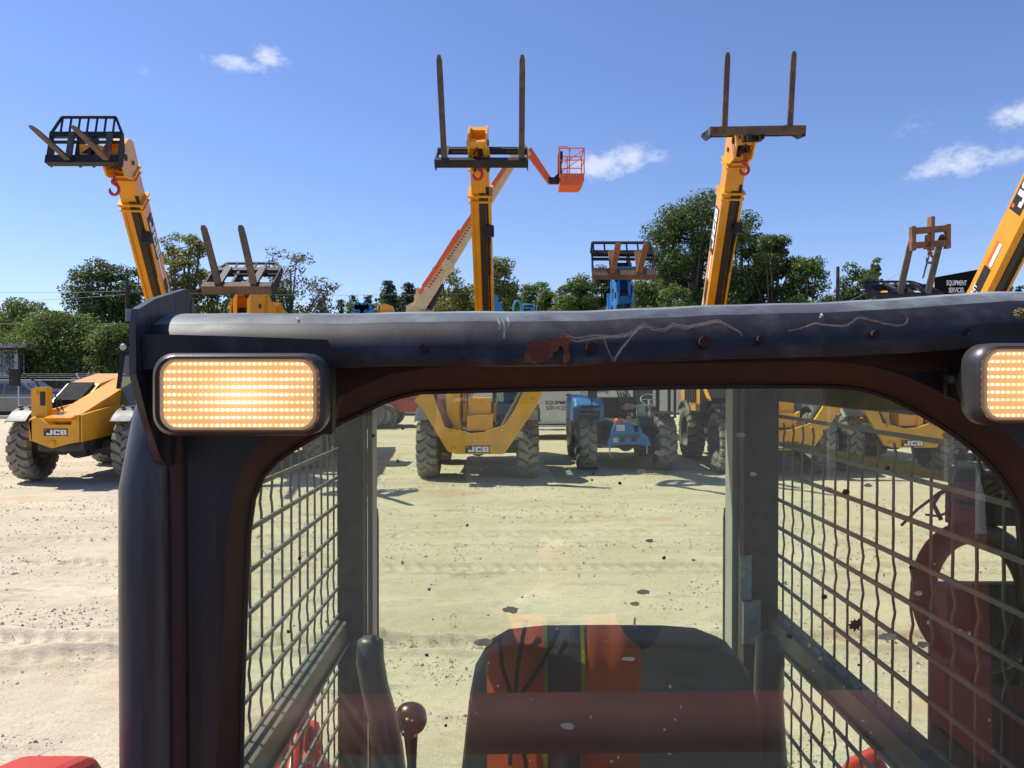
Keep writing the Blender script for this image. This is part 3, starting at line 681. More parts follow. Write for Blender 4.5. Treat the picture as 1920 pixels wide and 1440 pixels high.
def hook(parent, o, s=1., m=None):
    o = Vector(o); a = MB(); a.tube([o+Vector((0,0,.0)), o+Vector((0,0,-.16*s))], .025*s, 8)
    a.lathe([(-.04*s,0),(-.04*s,.05*s),(.04*s,.05*s),(.04*s,0)], o+Vector((0,0,-.18*s)), (1,0,0), 10)
    pts = [o+Vector((math.cos(q)*.085*s, 0, -.32*s+math.sin(q)*.095*s)) for q in [R(90-i*24) for i in range(13)]]
    a.tube(pts, [.03*s]*9+[.032*s,.03*s,.024*s,.012*s], 8)
    return a.build('hook', m or redhook, parent, 40)
def carriage(root, heel, phi, W, bh, guard, tines, tl, m_frame=None, m_t=None, m_bar=None, tw=.12, guard_taper=.12, lean=0., shape='std'):
    """heel centre in local coords; tines: list of x offsets"""
    m_frame = m_frame or blackp; m_t = m_t or worn; m_bar = m_bar or m_frame
    heel = Vector(heel); t = Vector((0,-math.cos(phi), math.sin(phi))); b = Vector((0, math.sin(phi), math.cos(phi))); X = Vector((1,0,math.tan(lean))).normalized()
    ca = bpy.data.objects.new('fork_carriage', None); COL.objects.link(ca); ca.parent = root; ca.location = heel
    H = lambda x, y, z=0: X*x+b*y+t*z
    f = MB(); f.beam(H(-W/2,.04,-.07), H(W/2,.04,-.07), .17, .17, b); f.build('lower_rail', m_bar, ca)
    f = MB(); f.beam(H(-W/2,bh,-.05), H(W/2,bh,-.05), .09, .11, b)
    f.tube([H(-W/2,bh*.72,-.04), H(W/2,bh*.72,-.04)], .035, 8)
    for s in (-1,1): f.prism([(-.04,-.0),(bh+.06,-.0),(bh+.06,-.10),(bh*.6,-.22),(-.04,-.22)], H(s*W/2-(0.01 if s>0 else -.01),0), b, t, X, .022)
    f.build('back_frame', m_frame, ca)
    f = MB()
    for x in (-.14, .14): f.beam(H(x,-.02,-.14), H(x,bh+.02,-.14), .05, .24, t)
    f.beam(H(-.2,bh*.5,-.18), H(.2,bh*.5,-.18), .16, .16, b)
    f.build('mounting_bracket', m_frame, ca)
    if guard:
        g = MB(); W2 = W/2; k = guard_taper*W
        g.beam(H(-W2+k,bh+guard,-.06), H(W2-k,bh+guard,-.06), .04, .05, b)
        g.beam(H(-W2,bh+.03,-.06), H(-W2+k,bh+guard,-.06), .04, .045, X); g.beam(H(W2,bh+.03,-.06), H(W2-k,bh+guard,-.06), .04, .045, X)
        nb = max(6, int(W/.2))
        for i in range(nb):
            x = -W2+k+.02+(W-2*k-.04)*i/(nb-1); g.beam(H(x,bh+.03,-.06), H(x,bh+guard,-.06), .035, .025, t)
        g.build('load_guard', m_frame, ca)
    for x in tines:
        f = MB(); L1 = tl
        # shank up the back
        f.beam(H(x,-.02,.035), H(x,bh*.98,.035), .055, tw, X) if False else f.beam(H(x,-.02,.03), H(x,bh*.98,.03), tw, .05, t)
        # blade tapering to a rounded tip
        sec = [(0,.055,1),(.35,.05,1),(.8,.035,1),(.95,.02,.92),(1.,.014,.5)]
        vs = []; fs = []
        for q, th, ww in sec:
            z = .02+q*L1
            for i, j in ((-1,0),(1,0),(1,1),(-1,1)): vs.append(H(x+i*tw/2*ww, -.02+j*th, z))
        for k in range(len(sec)-1):
            o_ = k*4
            fs += [(o_,o_+1,o_+5,o_+4),(o_+1,o_+2,o_+6,o_+5),(o_+2,o_+3,o_+7,o_+6),(o_+3,o_,o_+4,o_+7)]
        fs += [(3,2,1,0),tuple(len(vs)-4+i for i in range(4))]
        f.add(vs, fs); f.build('fork_tine', m_t, ca)
    return ca
def boom(root, piv, tip, heel, bw=.46, paint=None, side='left', text=True, ext=.80, blue=False, phi=0):
    paint = paint or yellow
    piv = Vector(piv); tip = Vector(tip); heel = Vector(heel); a = (tip-piv).normalized(); L_ = (tip-piv).length
    X = Vector((0,0,1)).cross(a).normalized()*-1
    if X.x < 0: X = -X
    tn = X.cross(a)
    if tn.z < 0: tn = -tn
    P = lambda s_, x=0, z=0: piv+a*s_+X*x+tn*z
    bo = bpy.data.objects.new('boom', None); COL.objects.link(bo); bo.parent = root
    Lo = L_*ext
    hb = bw*1.12
    f = MB(); 
    # outer section: two side strips and a recessed tray below
    t_ = .12*bw
    f.beam(P(-.5,0,hb*.06), P(Lo,0,hb*.06), bw*.98, hb*.88, tn)
    for s in (-1,1): f.beam(P(-.5,s*(bw/2-t_/2),-hb*.42), P(Lo,s*(bw/2-t_/2),-hb*.42), t_, hb*.16, tn)
    f.beam(P(-.5,-bw*.24,-hb*.40), P(Lo,-bw*.24,-hb*.40), bw*.28, hb*.06, tn)
    f.beam(P(Lo*.35,0,hb*.5+.03), P(Lo*.02,0,hb*.5+.08), bw*.8, .08, tn)
    f.build('outer_section', paint, bo)
    f = MB(); f.beam(P(.3,.04,-hb*.40), P(Lo+.1,.04,-hb*.40), bw*.30, hb*.12, tn)
    for k in (0,1,2): f.tube([P(.2,.16+.03*k,-hb*.42), P(Lo*.5,.15+.03*k,-hb*.46), P(Lo+.25,.14+.025*k,-hb*.44)], .014, 6)
    f.build('hose_tray', hosem, bo, 40)
    f = MB(); f.beam(P(Lo-.1), P(Lo+(L_-Lo)*.55), bw*.86, hb*.84, tn); f.beam(P(Lo+(L_-Lo)*.4), P(L_-.05), bw*.74, hb*.72, tn)
    f.build('inner_section', paint, bo)
    f = MB()
    for s_, k in ((Lo-.12,1.12),(Lo+.02,1.18),(Lo+(L_-Lo)*.5,1.02),(Lo+(L_-Lo)*.5+.12,1.06)):
        f = MB(); f.beam(P(s_,0,0), P(s_+.045,0,0), bw*k, hb*k, tn); f.build('collar', paint, bo)
    # head: boss dropping from the tip to the carriage
    hd = bpy.data.objects.new('boom_head', None); COL.objects.link(hd); hd.parent = bo
    c = P(L_)
    dn = (heel-c); 
    f = MB()
    for s in (-1,1):
        o_ = c+X*s*bw*.40
        k = [(-.55,.22),(.12,.26),(.30,.05),(.34,-.55),(.16,-.72),(-.25,-.66),(-.5,-.3)]
        f.prism([(q*1.0, z) for q, z in k], o_-X*.02, a, tn, X, .04)
    f.beam(c-a*.5+tn*.14, c+a*.2+tn*.14, bw*.78, .2, tn); f.beam(c+a*.05-tn*.6, c+a*.2-tn*.6, bw*.8, .1, tn)
    hh = f.build('head_plates', paint, bo); bpy.data.objects.remove(hd)
    f = MB(); f.tube([c-a*.3-tn*.2, c+a*.15-tn*.5], .06, 10); f.tube([c-a*.15-tn*.35-X*.12, c-a*.1-tn*.62-X*.1, c+a*.1-tn*.75], .018, 6); f.tube([c-a*.15-tn*.35+X*.12, c-a*.1-tn*.66+X*.1, c+a*.05-tn*.7], .018, 6)
    f.box(c-a*.1-tn*.3, (bw*.55,.2,.25)); f.build('tilt_cylinder', hosem, bo, 40)
    f = MB()
    for s in (-1,1):
        MB().lathe([(-.03,0),(-.03,.07),(.03,.07),(.03,0)], c+X*s*bw*.44+a*.1-tn*.45, X, 12).build('pin', chas, bo, 40)
        MB().lathe([(-.03,0),(-.03,.05),(.03,.05),(.03,0)], c+X*s*bw*.44-a*.2-tn*.1, X, 12).build('pin', chas, bo, 40)
    # arms joining head to carriage back
    f = MB(); cb = heel+Vector((0, math.sin(phi), math.cos(phi)))*.32-Vector((0,-math.cos(phi), math.sin(phi)))*.12
    for s in (-1,1): f.beam(c+a*.18-tn*.45+X*s*bw*.3, cb+X*s*.13, .06, .22)
    f.build('linkage', paint, bo)
    hook(bo, c-a*.12-tn*.70, 1.15)
    # dark junction box on the boom side
    f = MB(); f.box(P(Lo*.84, bw*.42, -hb*.62), (.20,.16,.26), bev=.02); f.tube([P(Lo*.84,bw*.42,-hb*.62), P(Lo*.75,bw*.36,-hb*.55), P(Lo*.6,bw*.34,-hb*.5)], .03, 6); f.build('junction_box', blackp, bo)
    if text:
        s = -1 if side == 'left' else 1
        u = a if s < 0 else -a
        ox = s*(bw*.49+.004)
        jcb_plate(root, P(Lo*.80, ox, hb*.06), u, tn, 1.45*bw/.5*.82)
        q = MB(); o_ = P(Lo*.33, ox, hb*.05)
        vs = [o_+a*i+tn*j+X*s*k for k in (0,.006) for i, j in ((-1.05,-hb*.20),(1.0,-hb*.20),(1.0,hb*.20),(-1.05,hb*.20))]
        q.add(vs, [(3,2,1,0),(4,5,6,7),(0,1,5,4),(1,2,6,5),(2,3,7,6),(3,0,4,7)]); st = q.build('sticker', letb, root)
        text_part('lettering', 'EQUIPMENT', .165, P(Lo*.33-(.1 if s<0 else -.1), ox+s*.009, hb*.05+.085), u, tn, letw, st, .004, 1.25)
        text_part('lettering', 'SERVICES', .165, P(Lo*.33-(.1 if s<0 else -.1), ox+s*.009, hb*.05-.085), u, tn, letw, st, .004, 1.25)
        q = MB(); o_ = P(Lo*.33+1.35, ox, hb*.05-.03)
        for i0, mm in ((0, letw),):
            vs = [o_+a*i+tn*j+X*s*k for k in (0,.006) for i, j in ((-.3,-hb*.13),(.32,-hb*.13),(.32,hb*.05),(-.3,hb*.05))]
            MB().add(vs, [(3,2,1,0),(4,5,6,7),(0,1,5,4),(1,2,6,5),(2,3,7,6),(3,0,4,7)]).build('sticker', mm, root)
        vs = [o_+a*i+tn*j+X*s*k for k in (0,.005) for i, j in ((-.33,hb*.06),(.35,hb*.06),(.35,hb*.2),(-.33,hb*.2))]
        MB().add(vs, [(3,2,1,0),(4,5,6,7),(0,1,5,4),(1,2,6,5),(2,3,7,6),(3,0,4,7)]).build('sticker', leto, root)
    return bo
def front_C(root, yfr):
    """wide U-shaped stabiliser frame with JCB plate"""
    poly = [(-1.19,1.60),(-1.02,1.76),(-.84,1.74),(-.60,1.09),(-.33,1.03),(-.10,.97),(.16,1.0),(.54,1.13),(.72,1.40),(.93,1.84),(1.28,1.82),(1.13,1.46),(.56,.62),(.46,.575),(-.36,.575),(-.54,.62),(-1.04,1.45)]
    f = MB(); f.prism(poly, (0,yfr,0), (1,0,0), (0,0,1), (0,1,0), .09); fr = f.build('front_frame', yellow2, root)
    for x, z, r_ in ((-.02,.86,.05),(-.43,.66,.055),(.42,.66,.055),(-.5,1.02,.03),(.5,1.02,.03),(1.08,1.62,.03)): MB().lathe([(-.03,0),(-.03,r_*.6),(-.015,r_),(0,r_)], (x,yfr,z), (0,1,0), 16).build('boss', yellow2, fr, 40)
    f = MB(); f.prism([(-.46,.60),(-.28,.60),(-.28,.72),(-.46,.72)], (0,yfr-.012,0), (1,0,0), (0,0,1), (0,1,0), .010); f.build('pad', yellow2, fr); f = MB(); f.prism([(.30,.58),(.54,.58),(.54,.76),(.30,.76)], (0,yfr-.012,0), (1,0,0), (0,0,1), (0,1,0), .010); f.build('pad', yellow2, fr)
    jcb_plate(root, (.02,yfr-.004,.67), (1,0,0), (0,0,1), .46)
    for s in (-1,1):
        f = MB(); f.tube([(s*.95,yfr+.16,1.85),(s*.52,yfr+.16,1.05)], .085, 12); f.tube([(s*.60,yfr+.16,1.2),(s*.5,yfr+.16,1.0)], .05, 10)
        f.build('stabiliser_cylinder', chas, root, 40)
    f = MB(); f.box((.05,yfr+.55,1.46),(.44,.5,.36),bev=.03); f.box((.02,yfr+.35,1.16),(.42,.4,.30),bev=.02)
    f.prism([(.3,1.0),(.32,1.35),(.24,1.30),(.2,1.22),(.18,1.0)], (0,yfr+.12,0),(1,0,0),(0,0,1),(0,1,0),.3)
    f.prism([(-.62,1.8),(-.36,1.8),(-.34,1.2),(-.30,.99),(-.50,.99),(-.58,1.3)], (0,yfr+.25,0),(1,0,0),(0,0,1),(0,1,0),.5)
    f.build('nose_box', yellow, root)
def front_A(root, yfr):
    poly = [(-.44,1.28),(-.50,1.20),(-.46,.86),(-.08,.72),(.30,.82),(.46,.84),(.46,1.34),(.34,1.34),(.28,1.16),(-.12,1.16),(-.30,1.28)]
    f = MB(); f.prism(poly, (0,yfr,0), (1,0,0), (0,0,1), (0,1,0), .07); fr = f.build('front_frame', yellow2, root)
    jcb_plate(root, (.0,yfr-.004,1.02), (1,0,0), (0,0,1), .44)
    f = MB(); f.lathe([(-.04,0),(-.04,.03),(-.03,.055),(0,.06)], (-.06,yfr,.82), (0,1,0), 14); f.build('boss', yellow2, fr, 40)
    f = MB(); f.prism([(0,.84),(1.4,.9),(1.4,1.5),(.5,1.40),(0,1.34)], (.44,yfr,0), (0,1,0), (0,0,1), (1,0,0), .05); f.build('side_plate', yellow2, root); f = MB()
    f.prism([(0,.86),(1.4,.9),(1.4,1.5),(.5,1.40),(0,1.26)], (-.5,yfr,0), (0,1,0), (0,0,1), (1,0,0), .05); f.build('side_plate', yellow2, root); f = MB()
    f.prism([(-.58,1.28),(-.58,1.82),(-.50,1.86),(-.28,1.86),(-.28,1.28)], (0,yfr+.2,0), (1,0,0), (0,0,1), (0,1,0), .16)
    f.lathe([(-.03,0),(-.03,.05),(0,.06)], (-.5,yfr+.2,1.74), (0,1,0), 14)
    f.build('upright_plate', yellow2, root)
    f = MB(); f.box((-.36,yfr+.195,1.64),(.09,.02,.26)); f.build('slot', hosem, root)
    f = MB(); f.prism([(-.5,1.3),(-.1,1.36),(2.2,2.05),(2.2,1.6),(.2,1.05)], (-.12,yfr+.3,0), (0,1,0), (0,0,1), (1,0,0), .5); f.build('inner_plate', yellow, root)
def telehandler(loc, style, piv, tip, heel, phi, W, bh, guard, tines, tl, label, side='left', steer=0., text=True, body=True, lean=0., bw=.46, ext=.8, guard_taper=.12, m_t=None, m_bar=None):
    root = empty('telehandler', loc, label, 'telehandler', 'telehandlers parked in the yard with raised booms'); lc = Vector(loc)
    l_ = lambda p: Vector(p)-lc
    boom(root, l_(piv), l_(tip), l_(heel), bw, None, side, text, ext, phi=phi)
    carriage(root, l_(heel), phi, W, bh, guard, tines, tl, m_t=m_t, m_bar=m_bar, lean=lean, guard_taper=guard_taper)
    f = MB(); f.box((0,1.5,.82),(.86,4.6,.34)); f.box((0,3.9,1.05),(1.9,.9,.7),bev=.05); f.box((0,0,.66),(1.7,.26,.24)); f.box((0,2.9,.66),(1.7,.26,.24)); f.box((.62,1.5,.95),(.5,1.5,.5),bev=.04); f.box((-.62,1.5,.9),(.5,1.5,.45),bev=.04)
    f.lathe([(-.2,0),(-.2,.2),(.2,.2),(.2,0)], (0,-.05,.66), (0,1,0), 14); f.lathe([(-.25,.0),(-.25,.16),(.25,.16),(.25,0)], (-.62,0,.66), (1,0,0), 12); f.lathe([(-.25,.0),(-.25,.16),(.25,.16),(.25,0)], (.62,0,.66), (1,0,0), 12)
    f.build('chassis', chas, root, 40)
    f = MB()
    for s in (-1,1): f.prism([(.5,1.1),(2.3,1.1),(3.4,1.6),(4.4,1.7),(4.4,2.6),(3.6,2.6),(3.2,1.75),(1.2,1.45),(.5,1.5)], (s*.32-.03,0,0), (0,1,0), (0,0,1), (1,0,0), .06)
    f.build('main_frame', yellow, root)
    for s in (-1,1):
        put_wheel(WH, root, s*1.0, 0, .655, s < 0, steer); put_wheel(WH, root, s*1.0, 2.9, .655, s < 0, -steer)
        for y in (0, 2.9):
            f = MB(); pts = [(R(a_),.745+.05*math.sin(R(a_))**2) for a_ in (46,56,66,76,86,96,106,116,126,136)]
            vs = []; 
            for a, r_ in pts:
                for x in (-.24,-.19,.19,.24):
                    rr_ = r_-(.05 if abs(x) > .2 else 0)
                    for k in (0,.022): vs.append(Vector((s*1.0+x, y+math.cos(a)*(rr_+k), .655+math.sin(a)*(rr_+k))))
            fs = []
            for i in range(len(pts)-1):
                o_ = i*8
                for j in (0,2,4): fs += [(o_+j,o_+j+8,o_+j+10,o_+j+2),(o_+j+1,o_+j+3,o_+j+11,o_+j+9)]
                fs += [(o_,o_+1,o_+9,o_+8),(o_+6,o_+14,o_+15,o_+7)]
            e_ = (len(pts)-1)*8; fs += [(0,2,3,1),(2,4,5,3),(4,6,7,5),(e_,e_+1,e_+3,e_+2),(e_+2,e_+3,e_+5,e_+4),(e_+4,e_+5,e_+7,e_+6)]
            f.add(vs, fs); 
            for q in (-.1,.1): f.lathe([(.0,.05),(.035,.03),(.035,0)], (s*1.0+q, y-.25, .655+.80), (0,-.3,1), 10)
            f.build('fender', fendm, root, 30)
    # engine hood (viewer's left)
    f = MB(); f.prism([(.75,1.25),(.78,1.52),(1.4,1.90),(2.6,2.12),(3.5,2.05),(3.5,1.2)], (-1.14,0,0), (0,1,0), (0,0,1), (1,0,0), .70); hd = f.build('engine_hood', yellow, root)
    f = MB(); f.prism([(.73,1.22),(.76,1.50),(1.38,1.86),(1.45,1.72),(1.45,1.22)], (-1.155,0,0), (0,1,0), (0,0,1), (1,0,0), .73); f.prism([(.765,1.49),(1.35,1.855),(1.35,1.93),(.765,1.57)], (-1.06,0,0), (0,1,0), (0,0,1), (1,0,0), .54); f.build('hood_grille', mat('matt_black_grille',(.015,.015,.017),.8,spec=.15), hd)
    f = MB()
    for s, xx in ((0,-1.165),): 
        for k in range(5): f.box((xx,1.9+.24*k,1.6),(.03,.12,.35))
    f.build('side_vent', blackp, hd)
    # cab (viewer's right)
    cb = MB(); z0, z1 = 1.0, 2.55; x0, x1 = .30, 1.16
    fr = [((x0,.55,z0),(x0,.95,z1)),((x1,.55,z0),(x1,.95,z1)),((x0,2.0,z0),(x0,1.95,z1)),((x1,2.0,z0),(x1,1.95,z1)),((x0,.95,z1),(x1,.95,z1)),((x0,1.95,z1),(x1,1.95,z1)),((x0,.95,z1),(x0,1.95,z1)),((x1,.95,z1),(x1,1.95,z1)),((x0,.55,z0),(x1,.55,z0)),((x1,.62,1.45),(x1,2.0,1.45))]
    for p, q in fr: cb.beam(p, q, .07, .07)
    cb.box((.73,1.45,z1+.05),(.94,1.15,.07),bev=.03); cb.box((.73,1.3,.95),(.86,1.4,.12)); cf = cb.build('cab', blackp, root)
    g = MB(); g.add([(x0+.03,.57,z0+.25),(x1-.03,.57,z0+.25),(x1-.03,.93,z1-.03),(x0+.03,.93,z1-.03)],[(0,1,2,3)]); g.build('windshield', cabglass, cf)
    g = MB(); g.add([(x1+.02,.62,z0+.45),(x1+.02,1.95,z0+.45),(x1+.02,1.93,z1-.03),(x1+.02,.95,z1-.03)],[(0,1,2,3)]); g.build('side_glass', cabglass, cf); g = MB(); g.add([(x0-.02,.62,z0+.3),(x0-.02,1.95,z0+.3),(x0-.02,1.93,z1-.03),(x0-.02,.95,z1-.03)],[(0,1,2,3)]); g.build('side_glass', cabglass, cf)
    g = MB(); g.box((.73,1.55,1.35),(.5,.5,.15),bev=.04); g.box((.73,1.8,1.75),(.48,.12,.75),bev=.05); g.build('driver_seat', blackp, cf)
    g = MB(); g.tube([(.73,.95,1.2),(.73,1.12,1.66)], .03, 8); g.tube([(.73+math.cos(a)*.18,1.14+math.sin(a)*.05*.9,1.68+math.sin(a)*.16) for a in [i*math.pi/9 for i in range(18)]], .015, 6, closed=True); g.build('steering_wheel', hosem, cf, 40)
    g = MB(); g.lathe([(-.03,0),(-.03,.04),(.05,.07),(.06,.06),(.06,0)], (x0+.05,.9,z1+.12), (0,-1,0), 14); g.build('work_lamp', galv, cf, 40)
    jcb_plate(root, (-.878,1.45,.86), (0,-1,0), (0,0,1), .62)
    # mirror on its arm
    g = MB(); g.tube([(-.62,-.25,1.62),(-.72,-.35,1.95),(-1.0,-.4,2.12),(-1.25,-.4,2.12)], .015, 6); g.box((-1.1,-.42,2.04),(.2,.07,.34),bev=.03); g.build('mirror', blackp, root, 40)
    # hoses behind the nose
    g = MB(); rd = random.Random(int(lc.x*10))
    for k in range(3 if style == 'C' else 2): x = -.2+.09*k; g.tube([(x,-.62,1.75-.1*k),(x+.02,-.60,1.45),(x+.08,-.5,1.28),(x+.2,-.35,1.25)], .012, 6)
    g.build('hydraulic_hose', hosem, root, 40)
    {'C': front_C, 'A': front_A}[style](root, -.95)
    return root
def L3(px, py, Y): return at(px, py, Y)
# A far left
telehandler((-8.50,15.25,0), 'A', (-9.05,20.6,2.5), L3(228,285,16.75), L3(152,301,16.0), R(14), 1.50, .62, .42, (-.25,.55), 1.3,
    'yellow telehandler at the far left, boom raised with its forks held level', side='right', steer=R(4), bw=.47)
# B second
telehandler((-5.35,17.2,0), 'C', (-5.25,22.3,2.3), L3(462,560,15.6), L3(443,536,14.3), R(55), 1.30, .70, .34, (-.33,.33), 1.2,
    'yellow telehandler mostly hidden by the cab corner, only fork pair and boom head showing', side='left', text=False, m_bar=rust)
# C centre
telehandler((-.68,15.6,0), 'C', (-.68,20.8,2.3), L3(898,262,17.0), L3(902,300,16.35), R(56), 1.98, .80, .20, (-.78,.86), 2.08,
    'yellow telehandler in the middle of the window, boom raised and long grey forks upright', side='left', bw=.47, m_bar=blackp)
# E right
telehandler((5.52,16.4,0), 'C', (5.36,21.4,2.3), L3(1384,262,18.1), L3(1420,238,17.0), R(82), 2.1, .68, .14, (-.72,.72), 1.55,
    'yellow telehandler right of the blue one with rust brown forks upright', side='left', bw=.50, m_t=rust, m_bar=rust, lean=R(1.0))
# F small on the right
tf = telehandler((8.3,16.9,0), 'C', (8.3,22.5,2.2), L3(1672,566,17.3), L3(1712,553,15.95), R(66), 1.36, .72, .40, (-.28,.30), 1.25,
    'yellow telehandler behind the right mesh, carrying a rusty lifting hook frame', side='left', text=False)
# G far right
telehandler((11.9,16.2,0), 'C', (12.1,21.3,2.2), (12.45,16.9,8.0), (12.45,16.1,7.9), R(60), 1.9, .6, .2, (-.7,.7), 1.5,
    'yellow telehandler at the right edge, its raised boom leaving the photo', side='left', bw=.58, ext=.93)
# lifting frame on F's tines
lf = empty('lifting_hook_frame', L3(1742,540,15.9), 'rusty steel lifting frame with hook and chain slipped over the right fork pair', 'lifting frame')
o0 = Vector(lf.location); q = lambda px, py, Y=15.4: L3(px, py, Y)-o0
f = MB(); f.beam(q(1707,434),q(1780,428),.10,.12); f.beam(q(1707,461),q(1780,455),.10,.12); f.beam(q(1711,425,15.41),q(1711,470,15.41),.08,.13,(0,1,0)); f.beam(q(1776,421,15.41),q(1776,466,15.41),.08,.13,(0,1,0))
f.beam(q(1746,407,15.42),q(1745,470,15.42),.07,.16,(0,1,0)); f.build('frame', orust, lf)
f = MB(); f.prism([(-.06,0),(.06,0),(.09,-.28),(-.09,-.28)], q(1744,440,15.35), (1,0,0),(0,0,1),(0,1,0),.08); f.build('hook_block', orust, lf)
f = hook(lf, q(1744,462,15.35), .8, orust)
f = MB(); a0, a1 = q(1741,482,15.35), q(1731,520,15.5)
for k in range(16):
    c_ = a0.lerp(a1, k/15); f.tube([c_+Vector((math.cos(t)*.016*(1 if k%2 else .2), math.cos(t)*.016*(0 if k%2 else 1), math.sin(t)*.026)) for t in [i*math.pi/4 for i in range(8)]], .006, 5, closed=True)
f.build('chain', chas, lf, 40)
WHB = make_wheel(.60, .36, rimm, 16)
# ---------------- blue telehandler ----------------
lc = Vector((2.48,16.9,0)); bl = empty('telehandler', lc, 'blue telehandler with open cab parked between the two yellow ones', 'telehandler', 'telehandlers parked in the yard with raised booms')
hl = L3(1170,513,16.2)-lc; tp = L3(1166,528,17.4)-lc; ph = R(30)
boom(bl, (0,4.2,2.0), tp, hl, .40, bluep, 'left', False, .8, phi=ph)
carriage(bl, hl, ph, 1.32, .58, .30, (-.24,.32), 1.0, m_frame=blackp, m_t=orust, m_bar=rust, guard_taper=.03)
f = MB(); f.beam(hl+Vector((-.22,.2,.05)), hl+Vector((.48,.2,.05)), .3, .22); f.build('carriage_mount', bluep, bl)
for s in (-1,1):
    put_wheel(WHB, bl, s*.86, 0, .60, s < 0, R(2)); put_wheel(WHB, bl, s*.86, 2.7, .60, s < 0)
f = MB(); f.box((0,1.7,.8),(.7,3.8,.34)); f.box((0,0,.6),(1.4,.24,.22)); f.box((.75,1.2,1.0),(.75,2.1,.28),bev=.03); f.box((0,3.4,1.1),(1.6,.7,.8),bev=.05); f.lathe([(-.2,0),(-.2,.18),(.2,.18),(.2,0)], (0,0,.6), (0,1,0), 12); f.build('chassis', chas, bl, 40)
sc = 16.4/1440; fx = lambda px: (px-960)*sc-lc.x; fz = lambda py: 2.1-(py-702)*sc
pl = [(1139,836),(1139,826),(1146,816),(1148,806),(1151,800),(1154,794),(1184,793),(1190,811),(1197,810),(1198,797),(1205,812),(1213,817),(1218,827),(1220,836),(1210,836),(1198,833),(1165,833),(1152,836)]
f = MB(); f.prism([(fx(a), fz(b)) for a, b in pl], (0,-.55,0), (1,0,0), (0,0,1), (0,1,0), .3); fp = f.build('front_plate', bluep, bl)
f = MB(); 
for px, py in ((1167,824),(1188,824)): f.lathe([(0,0),(0,.05),(-.006,.055),(-.006,0)], (fx(px),-.55,fz(py)), (0,1,0), 12)
f.build('hole', hosem, fp)
text_part('number', '10325060', .115, (fx(1179),-.553,fz(817)), (1,0,0), (0,0,1), letb, fp, .002, 1.)
f = MB(); f.box((fx(1163),-.556,fz(802)),(.18,.01,.13)); f.build('label', labelm, fp)
f = MB(); f.box((fx(1154),-.556,fz(825)),(.10,.01,.10)); f.build('label', labelm, fp)
f = MB(); f.lathe([(0,.09),(.06,.09),(.10,.05),(.11,0)], (fx(1160),-.42,fz(793)), (0,0,1), 14); f.build('beacon', leto, bl, 40)
f = MB(); f.prism([(-.15,1.02),(-.15,1.42),(.1,1.56),(1.6,1.62),(2.5,1.55),(2.5,1.0)], (-1.12,0,0), (0,1,0),(0,0,1),(1,0,0), .66); hd = f.build('engine_hood', bluep, bl)
m_ = hd.modifiers.new('bevel','BEVEL'); m_.width = .09; m_.segments = 4; m_.limit_method = 'ANGLE'; m_.angle_limit = R(50)
f = MB(); f.box((-.77,-.20,1.40),(.42,.1,.05)); f.box((-.79,-.155,1.20),(.46,.012,.2)); f.build('grille', blackp, hd)
f = MB(); f.box((-1.0,1.2,.8),(.3,1.6,.5),bev=.05); f.prism([(-.2,.98),(-.2,1.04),(.6,1.04),(.6,.98)], (-1.12,0,0),(0,1,0),(0,0,1),(1,0,0),.6); f.build('side_tank', blackp, bl)
f = MB(); f.tube([(-.77,-.45,.98),(-.77,-.45,1.62)], .018, 6); f.box((-.76,-.47,1.78),(.20,.06,.38),bev=.03); f.build('mirror', blackp, bl, 40)
f = MB()
for x, y in ((.28,.4),(1.06,.4),(.28,1.7),(1.06,1.7)): f.beam((x,y,1.1),(x,y,2.5),.06,.06)
for a, b in (((.28,.4,2.5),(1.06,.4,2.5)),((.28,1.7,2.5),(1.06,1.7,2.5)),((.28,.4,2.5),(.28,1.7,2.5)),((1.06,.4,2.5),(1.06,1.7,2.5)),((.78,.38,1.1),(.78,.38,2.5)),((1.18,.35,1.15),(1.18,.35,1.9))): f.beam(a,b,.05,.05)
f.box((.67,1.05,2.54),(.9,1.4,.06),bev=.02); f.beam((.18,.3,1.14),(1.2,.3,1.14),.05,.03); f.build('open_cab', blackp, bl)
f = MB(); f.box((.67,1.25,1.3),(.46,.45,.12),bev=.04); f.box((.67,1.48,1.62),(.44,.1,.6),bev=.04); f.build('driver_seat', mat('grey_vinyl',(.12,.12,.12),.6), bl)
f = MB(); f.tube([(.67,.6,1.1),(.67,.75,1.5)], .03, 8); f.tube([(.67+math.cos(a)*.19,.77+math.sin(a)*.1,1.52+math.sin(a)*.12) for a in [i*math.pi/9 for i in range(18)]], .015, 6, closed=True); f.tube([(.48,.77,1.52),(.86,.77,1.52)], .012, 5); f.box((.45,.5,1.28),(.16,.14,.28)); f.build('steering_wheel', galv, bl, 40)
f = MB()
for k in range(5): f.tube([(-.1+.05*k,-.1,1.2),(-.15+.06*k,-.2,1.6),(-.12+.06*k,.3,1.7),(-.1+.05*k,1.0,2.0)], .02, 6)
f.build('hydraulic_hose', hosem, bl, 40)
f = MB()
for s in (-1,1): f.beam((fx(1144) if s<0 else fx(1214),-.45,fz(834)),(fx(1144) if s<0 else fx(1214),-.45,fz(852)),.025,.025)
f.beam((fx(1144),-.45,fz(840)),(-.7,-.2,.6),.03,.03); f.build('front_stay', galv, bl)
for s in (-1,1): MB().box((s*.86,-.1,1.26 if s>0 else 1.24),(.44,1.1,.03),bev=.01).build('fender', blackp, bl)

